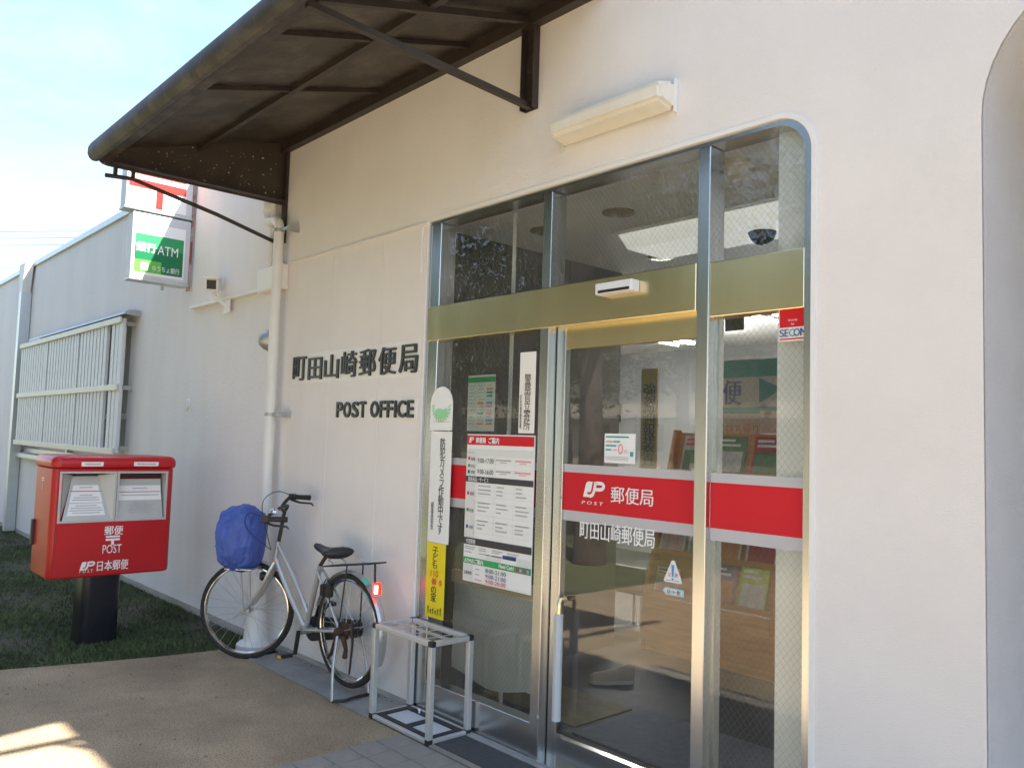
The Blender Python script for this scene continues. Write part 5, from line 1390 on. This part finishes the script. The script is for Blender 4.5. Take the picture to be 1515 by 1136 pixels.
for k in range(1, 4):
    x = ux0 + (ux1 - ux0) * k / 4
    mb = MB(); mb.tube([(x, uy0 + s2, uh - 0.018), (x, uy1 - s2, uh - 0.018)], 0.003, 6); mb.build('cross_wire', M['alu'], U)
me = fill2d([(ux0 + s2, uy0 + s2), (ux1 - s2, uy0 + s2), (ux1 - s2, uy1 - s2), (ux0 + s2, uy1 - s2)],
            [[(ux0 + .05, uy0 + .045), (ux0 + .245, uy0 + .045), (ux0 + .245, uy1 - .05), (ux0 + .05, uy1 - .05)], [(ux0 + .285, uy0 + .045), (ux1 - .045, uy0 + .045), (ux1 - .045, uy1 - .05), (ux0 + .285, uy1 - .05)]],
            0.006, lambda a, b, t: Vector((a, b, 0.022 + t)) - ORIG[U.name])
link_mesh('drip_tray', me, M['black'], U)
mb = MB(); mb.box((ux0 + s2, uy0 + s2, 0.012), (ux1 - s2, uy1 - s2, 0.0215)); mb.build('tray_pan', mat('white_tray', (0.66, 0.68, 0.70), 0.4), U)
for x, y in ((ux0 + 0.15, uy1 - 0.045), (ux1 - 0.17, uy1 - 0.10)):
    mb = MB(); mb.lathe((x, y, 0.028), (0, 0, 1), [(0.004, 0), (0.004, 0.012), (0.008, 0.016), (0.007, 0.022), (0.002, 0.025)], 10); mb.build('peg', M['white'], U, smooth=True)

# ------------------------------------------------------------------ inside the lobby
fl_lit = mat('lit_diffuser', (0.85, 0.85, 0.83), 0.5, emit=(1.0, 0.97, 0.90), estr=0.10)
tube_lit = mat('lit_tube', (0.9, 0.9, 0.9), 0.5, emit=(1.0, 0.98, 0.94), estr=100.0)
CL = thing('ceiling_light', 'wide lit ceiling light trough behind the transom glass', 'light', (-2.5, 1.3, CZ))
mb = MB(); ly0, ly1, lxa, lxb = 1.06, 1.62, -3.28, -2.12
mb.prism([(lxa, ly0, CZ - 0.002), (lxa, ly1, CZ - 0.002), (lxa + 0.0, ly1 - 0.10, CZ - 0.085), (lxa + 0.0, ly0 + 0.10, CZ - 0.085)], (lxb - lxa, 0, 0)); mb.build('trough', fl_lit, CL)
mb = MB(); mb.box((lxa - 0.03, ly0 - 0.03, CZ - 0.012), (lxb + 0.02, ly0, CZ - 0.001)); mb.build('trim', M['white'], CL)
TZ = 2.67
def tubes(x, y, label):
    t = thing('tube_light', label, 'light', (x, y, TZ), 'lit tube lights hung in the lobby')
    for k in (-0.11, 0.11):
        mb = MB(); mb.tube([(x + k, y - 0.6, TZ), (x + k, y + 0.6, TZ)], 0.018, 8); mb.build('tube', tube_lit, t)
    mb = MB(); mb.box((x - 0.06, y - 0.63, TZ - 0.012), (x + 0.06, y + 0.63, TZ + 0.02)); mb.build('fitting', M['white'], t)
    for k in (-0.45, 0.45):
        mb = MB(); mb.tube([(x, y + k, TZ + 0.02), (x, y + k, CZ - 0.001)], 0.005, 6); mb.build('hanger', M['white'], t)
    return t
ta = hit(1130, 464, 2, TZ)
t1 = tubes(ta.x, ta.y + 0.6, 'lit twin tube light seen at the top of the right hand pane')
copy_thing(t1, (-5.6, 4.4, TZ), 'lit twin tube light deepest inside the lobby at the left')
copy_thing(t1, (-0.6, 3.2, TZ), 'lit twin tube light behind the white pillar inside')
spk = mat('bronze_disc', (0.26, 0.20, 0.09), 0.5, metal=0.4, var=0.1)
p = hit(915, 314, 2, CZ)
CD = thing('ceiling_speaker', 'round bronze ceiling disc nearest the middle of the transom', 'speaker', (p.x, p.y, CZ), 'round discs on the lobby ceiling')
mb = MB(); mb.lathe((p.x, p.y, CZ - 0.012), (0, 0, 1), [(0.085, 0), (0.092, 0.004), (0.092, 0.012)], 24); mb.build('grille', spk, CD, smooth=True)
for q, lb in (((806, 341), 'round bronze ceiling disc behind the left transom post'), ((978, 380), 'faint round bronze ceiling disc under the ceiling light')):
    p = hit(*q, 2, CZ); copy_thing(CD, (p.x, p.y, CZ), lb)
p = hit(1128, 322, 2, CZ)
DC = thing('dome_camera', 'black dome camera with white base on the lobby ceiling', 'camera', (p.x, p.y, CZ))
mb = MB(); mb.lathe((p.x, p.y, CZ - 0.001), (0, 0, -1), [(0.10, 0), (0.10, 0.03), (0.085, 0.05)], 20); mb.build('base', mat('cream_plastic', (0.6, 0.52, 0.36), 0.5), DC, smooth=True)
mb = MB(); mb.lathe((p.x, p.y, CZ - 0.05), (0, 0, -1), [(0.080, 0), (0.078, 0.04), (0.062, 0.08), (0.03, 0.104), (0.002, 0.108)], 20); mb.build('dome', mat('smoked_dome', (0.010, 0.010, 0.010), 0.55, spec=0.15), DC, smooth=True)
p = hit(1093, 240, 2, CZ)
SD = thing('smoke_detector', 'cream smoke detector on the lobby ceiling near the glass', 'smoke detector', (p.x, p.y, CZ))
mb = MB(); mb.lathe((p.x, p.y, CZ - 0.001), (0, 0, -1), [(0.075, 0), (0.075, 0.024), (0.062, 0.035), (0.055, 0.07), (0.02, 0.078)], 20); mb.build('case', mat('cream_plastic', (0.6, 0.52, 0.36), 0.5), SD, smooth=True)

# brochure rack
RY = 2.1
BR = thing('brochure_rack', 'orange wooden brochure rack with sloping shelves standing inside the door', 'rack', (-3.3, RY, 0))
bx0, bx1 = -3.86, -2.79
for x in (bx0, bx1 - 0.03):
    mb = MB(); mb.prism([(x, RY, 0.01), (x, RY + 0.42, 0.01), (x, RY + 0.42, 1.62), (x, RY + 0.36, 1.62), (x, RY + 0.02, 0.42)], (0.03, 0, 0)); mb.build('side_panel', M['wood'], BR)
mb = MB(); mb.box((bx0 + 0.03, RY + 0.01, 0.01), (bx1 - 0.03, RY + 0.03, 0.40)); mb.build('plinth_panel', M['wood'], BR)
mb = MB(); mb.prism([(bx0 + .03, RY + 0.08, 0.42), (bx0 + .03, RY + 0.42, 1.60), (bx0 + .03, RY + 0.44, 1.60), (bx0 + .03, RY + 0.10, 0.42)], (bx1 - bx0 - .06, 0, 0)); mb.build('back_panel', M['wood'], BR)
shz = [0.42, 0.71, 1.00, 1.29]
for z in shz:
    yy = RY + 0.02 + (z - 0.42) * 0.285
    mb = MB(); mb.box((bx0 + 0.031, yy, z - 0.012), (bx1 - 0.031, yy + 0.09, z + 0.008)); mb.build('shelf', M['wood'], BR)
    mb = MB(); mb.box((bx0 + 0.031, yy - 0.004, z + 0.009), (bx1 - 0.031, yy + 0.004, z + 0.03)); mb.build('lip', M['wood'], BR)
bcol = {'white': (0.62, 0.62, 0.60), 'pink': (0.62, 0.38, 0.36), 'green': (0.10, 0.22, 0.08), 'lime': (0.42, 0.55, 0.04), 'orange': (0.62, 0.24, 0.05), 'red': (0.45, 0.05, 0.04), 'blue': (0.16, 0.28, 0.45), 'cream': (0.62, 0.55, 0.40), 'violet': (0.30, 0.2, 0.3)}
def brochure(x, z, w, h, c, c2, label):
    yy = RY + 0.035 + (z - 0.42) * 0.285
    lean = 0.285
    t = thing('brochure', label, 'brochure', (x, yy, z), 'brochures on the wooden rack')
    n_ = Vector((0, -1, lean)).normalized()
    pl = Plane((x, yy, z), (1, 0, 0), Vector((0, lean, 1)).normalized(), n_)
    m1 = mat('brochure_' + c, bcol[c], 0.35, var=0.25, scale=18); m2 = mat('brochure_' + c2, bcol[c2], 0.35, var=0.25, scale=18)
    mb = MB(); pl.rect(mb, 0, w, 0.01, h, 0.0, 0.006); mb.build('cover', m1, t)
    mb = MB(); pl.quad(mb, w * .08, w * .92, h * .10, h * .62, 0.0085); mb.build('picture', m2, t)
    mb = MB(); pl.quad(mb, w * .10, w * .8, h * .74, h * .80, 0.0085); pl.quad(mb, w * .10, w * .6, h * .86, h * .92, 0.0085); mb.build('title_print', M['red_print'] if c in ('white', 'cream') else M['whitefilm'], t)
B4 = [(-3.80, 0.71, .22, .27, 'white', 'pink', 'white brochure with pink picture at the left end of the second shelf'),
      (-3.55, 0.71, .20, .26, 'white', 'green', 'white brochure with green picture behind the caution sticker'),
      (-3.32, 0.71, .20, .26, 'cream', 'orange', 'cream brochure with orange picture mid second shelf'),
      (-3.09, 0.42, .21, .29, 'lime', 'white', 'lime green brochure with pale picture on the bottom shelf'),
      (-3.33, 0.42, .21, .28, 'violet', 'orange', 'mauve brochure with orange picture left of the lime one'),
      (-3.78, 0.42, .20, .20, 'cream', 'pink', 'cream leaflet on the bottom shelf at the left'),
      (-3.08, 0.71, .24, .27, 'white', 'red', 'white brochure with red picture above the lime one'),
      (-3.80, 1.00, .22, .26, 'red', 'white', 'red brochure with white picture on the third shelf at the left'),
      (-3.55, 1.00, .21, .26, 'blue', 'white', 'blue brochure with white picture on the third shelf'),
      (-3.30, 1.00, .21, .26, 'white', 'red', 'white brochure with red picture on the third shelf'),
      (-3.06, 1.00, .23, .26, 'green', 'red', 'green brochure with red picture at the right of the third shelf'),
      (-3.75, 1.29, .24, .30, 'white', 'green', 'white brochure with green picture on the top shelf at the left'),
      (-3.45, 1.29, .24, .30, 'green', 'white', 'green leafy brochure in the middle of the top shelf'),
      (-3.15, 1.29, .26, .30, 'red', 'green', 'red bordered brochure with green picture at the right of the top shelf')]
for q in B4: brochure(*q)
# banners and posters further in
def ipost(name, label, cat, tl, br, y, c):
    a = hit(*tl, 1, y); b = hit(*br, 1, y)
    t = thing(name, label, cat, (a.x, y, b.z))
    mb = MB(); wallp(y).rect(mb, a.x, b.x, b.z, a.z, 0, 0.012); mb.build('sheet', c, t)
    return t, a.x, b.x, b.z, a.z
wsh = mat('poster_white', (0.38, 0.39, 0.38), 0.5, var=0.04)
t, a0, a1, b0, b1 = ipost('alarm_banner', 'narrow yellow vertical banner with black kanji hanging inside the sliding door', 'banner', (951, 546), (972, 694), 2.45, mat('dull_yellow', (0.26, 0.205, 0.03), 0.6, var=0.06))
ip2 = wallp(2.45)
txt('lettering', '強盗通報装置', ip2, a0 + (a1 - a0) * .15, a1 - (a1 - a0) * .10, b0 + .03, b1 - .12, 0.015, M['black_print'], t, bold=0.02, vertical=True)
t, a0, a1, b0, b1 = ipost('teal_poster', 'large teal and white poster inside behind the right hand pane', 'poster', (1060, 535), (1168, 625), 3.05, wsh)
ip2 = wallp(3.05)
mb = MB(); ip2.quad(mb, a0, a1, b0 + (b1 - b0) * .72, b1, 0.015); ip2.quad(mb, a0, a1, b0, b0 + (b1 - b0) * .24, 0.015); mb.build('teal_band', mat('teal_poster_print', (0.03, 0.22, 0.20), 0.5, var=0.05), t)
txt('lettering', '便', ip2, a0 + (a1 - a0) * .12, a0 + (a1 - a0) * .38, b0 + (b1 - b0) * .28, b0 + (b1 - b0) * .68, 0.018, M['navy_print'], t, bold=0.02)
mb = MB(); ip2.poly(mb, [(a0 + (a1 - a0) * .62, b0 + (b1 - b0) * .30), (a0 + (a1 - a0) * .92, b0 + (b1 - b0) * .52), (a0 + (a1 - a0) * .62, b0 + (b1 - b0) * .70)], 0.018); mb.build('arrow', MATS['teal_poster_print'], t)
t, a0, a1, b0, b1 = ipost('takeaway_poster', 'white poster with red brown hiragana lettering under the teal poster', 'poster', (1060, 612), (1128, 672), 2.98, wsh)
ip2 = wallp(2.98)
txt('lettering', 'お持ち帰り', ip2, a0 + .03, a1 - .03, b0 + (b1 - b0) * .45, b0 + (b1 - b0) * .75, 0.015, mat('brick_print', (0.45, 0.10, 0.05), 0.5), t, bold=0.01)
mb = MB(); ip2.quad(mb, a0 + .03, a1 - .08, b0 + (b1 - b0) * .2, b0 + (b1 - b0) * .28, 0.015); mb.build('fine_print', MATS['brick_print'], t)
t, a0, a1, b0, b1 = ipost('grey_notice', 'pale grey notice with dark round mark right of the takeaway poster', 'notice', (1126, 608), (1166, 642), 2.94, mat('poster_grey', (0.48, 0.48, 0.52), 0.5, var=0.04))
ip2 = wallp(2.94)
mb = MB(); cx_, cz2 = a0 + (a1 - a0) * .25, b0 + (b1 - b0) * .42
ip2.poly(mb, [(cx_ + .055 * math.cos(R(s)), cz2 + .055 * math.sin(R(s))) for s in range(0, 360, 20)], 0.015); ip2.quad(mb, a0 + (a1 - a0) * .5, a1 - .03, cz2 - .01, cz2 + .02, .015); ip2.quad(mb, a0 + (a1 - a0) * .5, a1 - .05, cz2 - .06, cz2 - .035, .015); ip2.quad(mb, a0, a1, b1 - .06, b1 - .01, .015); mb.build('round_mark', M['grey_print'], t)
t, a0, a1, b0, b1 = ipost('dark_screen', 'small dark wall screen high inside behind the right hand pane', 'screen', (1074, 462), (1101, 488), 3.0, M['black'])
t, a0, a1, b0, b1 = ipost('lobby_sign', 'dark hanging sign with pale bars high inside behind the left pane', 'sign', (700, 516), (746, 546), 1.5, mat('sign_dark', (0.03, 0.03, 0.032), 0.6))
ip2 = wallp(1.5); mb = MB()
for k in range(3): ip2.quad(mb, a0 + (a1 - a0) * (.1 + .3 * k), a0 + (a1 - a0) * (.3 + .3 * k), b0 + (b1 - b0) * .25, b0 + (b1 - b0) * .6, 0.015)
mb.build('pale_mark', M['lgrey_print'], t)
t, a0, a1, b0, b1 = ipost('wall_picture', 'small dark green picture inside the sliding door left of the yellow banner', 'picture', (893, 598), (919, 624), 2.2, mat('picture_green', (0.06, 0.075, 0.04), 0.4, var=0.5, scale=14))
mb = MB(); a = hit(757, 506, 1, 0.30); b = hit(752, 641, 1, 0.30)
mb.tube([(a.x, 0.30, CZ - 0.002), (a.x, 0.30, 0.012)], 0.011, 10); solo(mb, 'white_pole', M['white'], 'thin white floor to ceiling pole behind the left pane', 'pole', smooth=True)
# hanging white sheet low behind the left pane
HS = thing('hanging_sheet', 'pale sheet with sagging lower edge hanging low behind the left pane', 'sheet', (-3.3, 0.2, 0.3))
xa, xb_ = hit(668, 930, 1, 0.2)[0], hit(800, 930, 1, 0.2)[0]
mb = MB(); colz = []
for i in range(13):
    t_ = i / 12; x = xa + (xb_ - xa) * t_
    zb_ = 0.215 - 0.05 * math.sin(math.pi * min(1, t_ * 1.2)); y_ = 0.21 + 0.012 * math.sin(9 * t_)
    colz.append([mb.bm.verts.new((x, y_ + 0.006 * math.sin(4 * j + 5 * t_), zb_ + (0.70 - zb_) * j / 6)) for j in range(7)])
for A_, B_ in zip(colz, colz[1:]):
    for j in range(6): mb.bm.faces.new((A_[j], B_[j], B_[j + 1], A_[j + 1]))
bmesh.ops.solidify(mb.bm, geom=mb.bm.faces[:], thickness=0.003)
mb.build('sheet', mat('pale_cloth', (0.66, 0.69, 0.68), 0.7, var=0.05), HS, smooth=True)
mb = MB(); mb.box((xa - 0.01, 0.195, 0.69), (xb_, 0.225, 0.76)); mb.build('batten', mat('tan_batten', (0.38, 0.30, 0.18), 0.6), HS)
# chair
CHY = 2.3
CH = thing('lobby_chair', 'dark brown chair back standing left of the brochure rack inside', 'chair', (-4.2, CHY, 0))
ca, cb = hit(886, 830, 1, CHY), hit(953, 832, 1, CHY)
mb = MB(); mb.box((ca.x, CHY, 0.36), (cb.x, CHY + 0.04, ca.z), 0.012); mb.build('backrest', M['brownseat'], CH)
mb = MB(); mb.box((ca.x, CHY + 0.03, 0.33), (cb.x, CHY + 0.45, 0.38), 0.012); mb.build('seat', M['brownseat'], CH)
for x in (ca.x + 0.03, cb.x - 0.03):
    for y in (CHY + 0.02, CHY + 0.42):
        mb = MB(); mb.tube([(x, y, 0.012), (x, y, 0.34)], 0.014, 8); mb.build('leg', M['galv'], CH, smooth=True)
# shoe, mat, tactile strip
sh = hit(905, 1008, 2, 0.02)
SH = thing('white_shoe', 'white sneaker on the dark floor inside the sliding door', 'shoe', (sh.x, sh.y, 0.012))
dS = Vector((0.62, 0.78, 0)).normalized(); nS = Vector((-dS.y, dS.x, 0))
mb = MB(); secs = []
for (t_, w_, h_) in ((-.135, .022, .035), (-.11, .040, .045), (-.05, .047, .055), (.02, .042, .075), (.07, .036, .095), (.11, .034, .10), (.135, .024, .09)):
    c_ = Vector((sh.x, sh.y, 0.032)) + dS * t_
    secs.append([mb.bm.verts.new(c_ + nS * w_ * math.cos(R(a_)) + Vector((0, 0, h_ * max(0, math.sin(R(a_)))))) for a_ in (0, 30, 60, 90, 120, 150, 180, 270)])
for A_, B_ in zip(secs, secs[1:]):
    for k in range(8): mb.bm.faces.new((A_[k], A_[(k + 1) % 8], B_[(k + 1) % 8], B_[k]))
mb.bm.faces.new(secs[0][::-1]); mb.bm.faces.new(secs[-1])
mb.build('upper', mat('white_canvas', (0.42, 0.40, 0.37), 0.7, var=0.06), SH, smooth=True, auto=70)
mb = MB(); out_ = [(-.14, 0), (-.12, .04), (-.05, .05), (.06, .042), (.12, .038), (.14, 0), (.12, -.038), (.06, -.042), (-.05, -.05), (-.12, -.04)]
mb.prism([Vector((sh.x, sh.y, 0.0135)) + dS * a_ + nS * b_ for a_, b_ in out_], (0, 0, 0.022)); mb.build('sole', M['lgrey_print'], SH)
mb = MB(); mb.box((-2.95, 0.40, 0.0125), (-1.62, 1.02, 0.022), 0.004, 1); props(mb.build('door_mat', mat('blue_grey_mat', (0.095, 0.105, 0.14), 0.95, var=0.2, scale=30, bump=0.5, bscale=200)), 'blue grey door mat on the lobby floor behind the glass', 'mat')
mb = MB(); mb.box((-3.75, 0.48, 0.0125), (-3.0, 0.95, 0.020)); props(mb.build('tactile_strip', mat('olive_strip', (0.11, 0.085, 0.022), 0.9, var=0.4, scale=25)), 'dull yellow tactile strip on the lobby floor left of the door mat', 'tactile paving')

# ------------------------------------------------------------------ across the forecourt (behind the camera, seen in the glass and steel)
lawn_m = mat('far_lawn', (0.095, 0.105, 0.045), 0.9, var=0.35, scale=2.5, bump=0.5, bscale=30)
mb = MB(); mb.prism([(x, y, -0.05) for x, y in ((-40, -8.0), (40, -8.0), (40, -6.43), (-5.65, -6.43), (-5.65, -3.2), (-40, -3.2))], (0, 0, 0.045)); props(mb.build('verge', lawn_m), kind='structure')
mb = MB(); mb.face([(-80, -60, -0.010), (80, -60, -0.010), (80, -14.2, -0.010), (-80, -14.2, -0.010)]); props(mb.build('far_green', lawn_m), kind='structure')
bark = mat('bark', (0.085, 0.068, 0.052), 0.95, var=0.3, scale=8, bump=0.8, bscale=30, stretch=(1, 1, 0.3))
leafm = mat('leaves', (0.055, 0.090, 0.022), 0.55, var=0.5, scale=1.5)
def tree(x, y, h, rad, label, seed, trunk=0.16):
    rnd = random.Random(seed)
    t = thing('street_tree', label, 'tree', (x, y, 0), 'trees across the forecourt')
    mb = MB(); top = Vector((x + rnd.uniform(-.3, .3), y + rnd.uniform(-.3, .3), h * 0.62))
    mb.tube([(x, y, -0.05), (x + rnd.uniform(-.05, .05), y, h * .2), Vector((x, y, h * .4)).lerp(top, .4), top], [trunk * 1.4, trunk, trunk * .8, trunk * .4], 12)
    tips = []
    for k in range(9):
        a_ = rnd.random() * 6.28; z0 = h * rnd.uniform(.32, .6); base = Vector((x, y, z0))
        end = Vector((x + math.cos(a_) * rad * rnd.uniform(.5, .95), y + math.sin(a_) * rad * rnd.uniform(.5, .95), z0 + h * rnd.uniform(.08, .32)))
        mb.tube([base, base.lerp(end, .5) + Vector((0, 0, .15)), end], [trunk * .45, trunk * .3, trunk * .1], 7); tips.append(end); tips.append(base.lerp(end, .6))
    mb.build('trunk', bark, t, smooth=True)
    import numpy as np
    V, F_ = [], []
    cl = [Vector((x + rnd.gauss(0, .45) * rad, y + rnd.gauss(0, .45) * rad, h * rnd.uniform(.40, 0.98))) for _ in range(64)] + tips
    for c_ in cl:
        rr_ = rad * rnd.uniform(.28, .48)
        for _ in range(190):
            d_ = Vector((rnd.gauss(0, 1), rnd.gauss(0, 1), rnd.gauss(0, .7))).normalized() * rr_ * rnd.random() ** .45
            p_ = c_ + d_ - ORIG[t.name]; s_ = rnd.uniform(.035, .065)
            u_ = Vector((rnd.gauss(0, 1), rnd.gauss(0, 1), rnd.gauss(0, 1))).normalized(); v_ = u_.orthogonal().normalized()
            i0 = len(V); V += [p_ + u_ * s_, p_ + v_ * s_ * .6, p_ - u_ * s_, p_ - v_ * s_ * .6]; F_.append((i0, i0 + 1, i0 + 2, i0 + 3))
    me = bpy.data.meshes.new('crown'); me.from_pydata([tuple(v) for v in V], [], F_); me.update()
    link_mesh('crown', me, leafm, t)
v = hit(868, 700, 1, 4.9); tree(v.x, -4.9 + 2 * GY, 6.6, 2.4, 'broad leafy tree on the verge opposite the sliding door', 3)
tree(-13.5, -6.8, 5.4, 2.1, 'leafy tree on the verge opposite the window grille', 5)
tree(-3.2, -7.2, 6.4, 2.2, 'leafy tree on the verge opposite the umbrella stand', 8)
tree(-18.5, -7.4, 7.0, 2.6, 'tall leafy tree at the far end of the verge', 11)
tree(-9.6, -7.0, 6.4, 2.4, 'leafy tree on the verge opposite the mailbox', 21)
tree(-11.5, -12.9, 8.0, 2.9, 'taller leafy tree at the far kerb opposite the mailbox', 23)
tree(-6.8, -13.2, 7.6, 2.7, 'taller leafy tree at the far kerb opposite the bicycle', 27)
tree(5.0, -7.0, 6.5, 2.4, 'leafy tree on the verge at the right hand end of the row', 14)
# apartment block
ABY = -7.0
AB = thing('apartment_block', 'beige tiled apartment block across the road with rows of windows', 'building', (-16, -22, 0))
beige = mat('beige_tile', (0.42, 0.355, 0.27), 0.8, var=0.12, scale=3, bump=0.2, bscale=20)
mb = MB(); mb.box((-44, -34, 0), (2, -22, 8.2)); mb.build('wall', beige, AB)
mb = MB(); mb.box((-44.3, -34.3, 8.2), (2.3, -21.7, 8.6)); mb.build('roof_edge', M['concrete'], AB)
mb = MB(); mb.box((0, -22.03, 0), (1.8, -21.98, 1.3)); w0 = mb.build('window', mat('far_window', (0.05, 0.07, 0.09), 0.1, var=0.1), AB)
w0.location = (-43, 0, 1.2); base_w = True
for i in range(13):
    for j in range(3):
        if i == 0 and j == 0: continue
        copy_part(w0, AB, (-43 + 3.4 * i, 0, 1.2 + 2.8 * j))
for j in range(2):
    mb = MB(); mb.box((-44.1, -22.0, 2.75 + 2.8 * j), (2.1, -21.2, 2.9 + 2.8 * j)); mb.build('floor_band', M['concrete'], AB)
AB.location.y += ABY      # set well back from the road
# roadside fence: white rails over maroon boards
FN = thing('roadside_fence', 'white rail fence with maroon lower boards along the road', 'fence', (-14, -8.1, 0))
mar = mat('maroon_board', (0.16, 0.045, 0.045), 0.6, var=0.1)
for k in range(9):
    x = -27 + 2.4 * k
    mb = MB(); mb.box((x - .04, -8.14, 0), (x + .04, -8.06, 1.15)); mb.build('post', M['white'], FN)
for z0, z1, mm in ((.20, .62, mar), (.70, .86, M['white']), (.94, 1.12, M['white'])):
    mb = MB(); mb.box((-27, -8.12, z0), (-7.8, -8.08, z1)); mb.build('board', mm, FN)
# overhead wires beyond the wing
for k, (ya, yb) in enumerate(((342, 340.3), (351.5, 350.2), (361.5, 360.6), (397, 392))):
    mb = MB()
    pa = CAM_P + (_f * F_PX + CR * (-500 - PW / 2) - CU * (ya + 3 - PH / 2)) * (70 / F_PX)
    pb = CAM_P + (_f * F_PX + CR * (330 - PW / 2) - CU * (yb - PH / 2)) * (58 / F_PX)
    mb.tube([pa, pa.lerp(pb, .33) - Vector((0, 0, .05)), pa.lerp(pb, .66) - Vector((0, 0, .05)), pb], 0.022, 5)
    solo(mb, 'overhead_wire', M['black'], ('topmost', 'second', 'third', 'lowest')[k] + ' thin black overhead wire crossing the sky beyond the wing roof', 'wire', 'overhead wires')
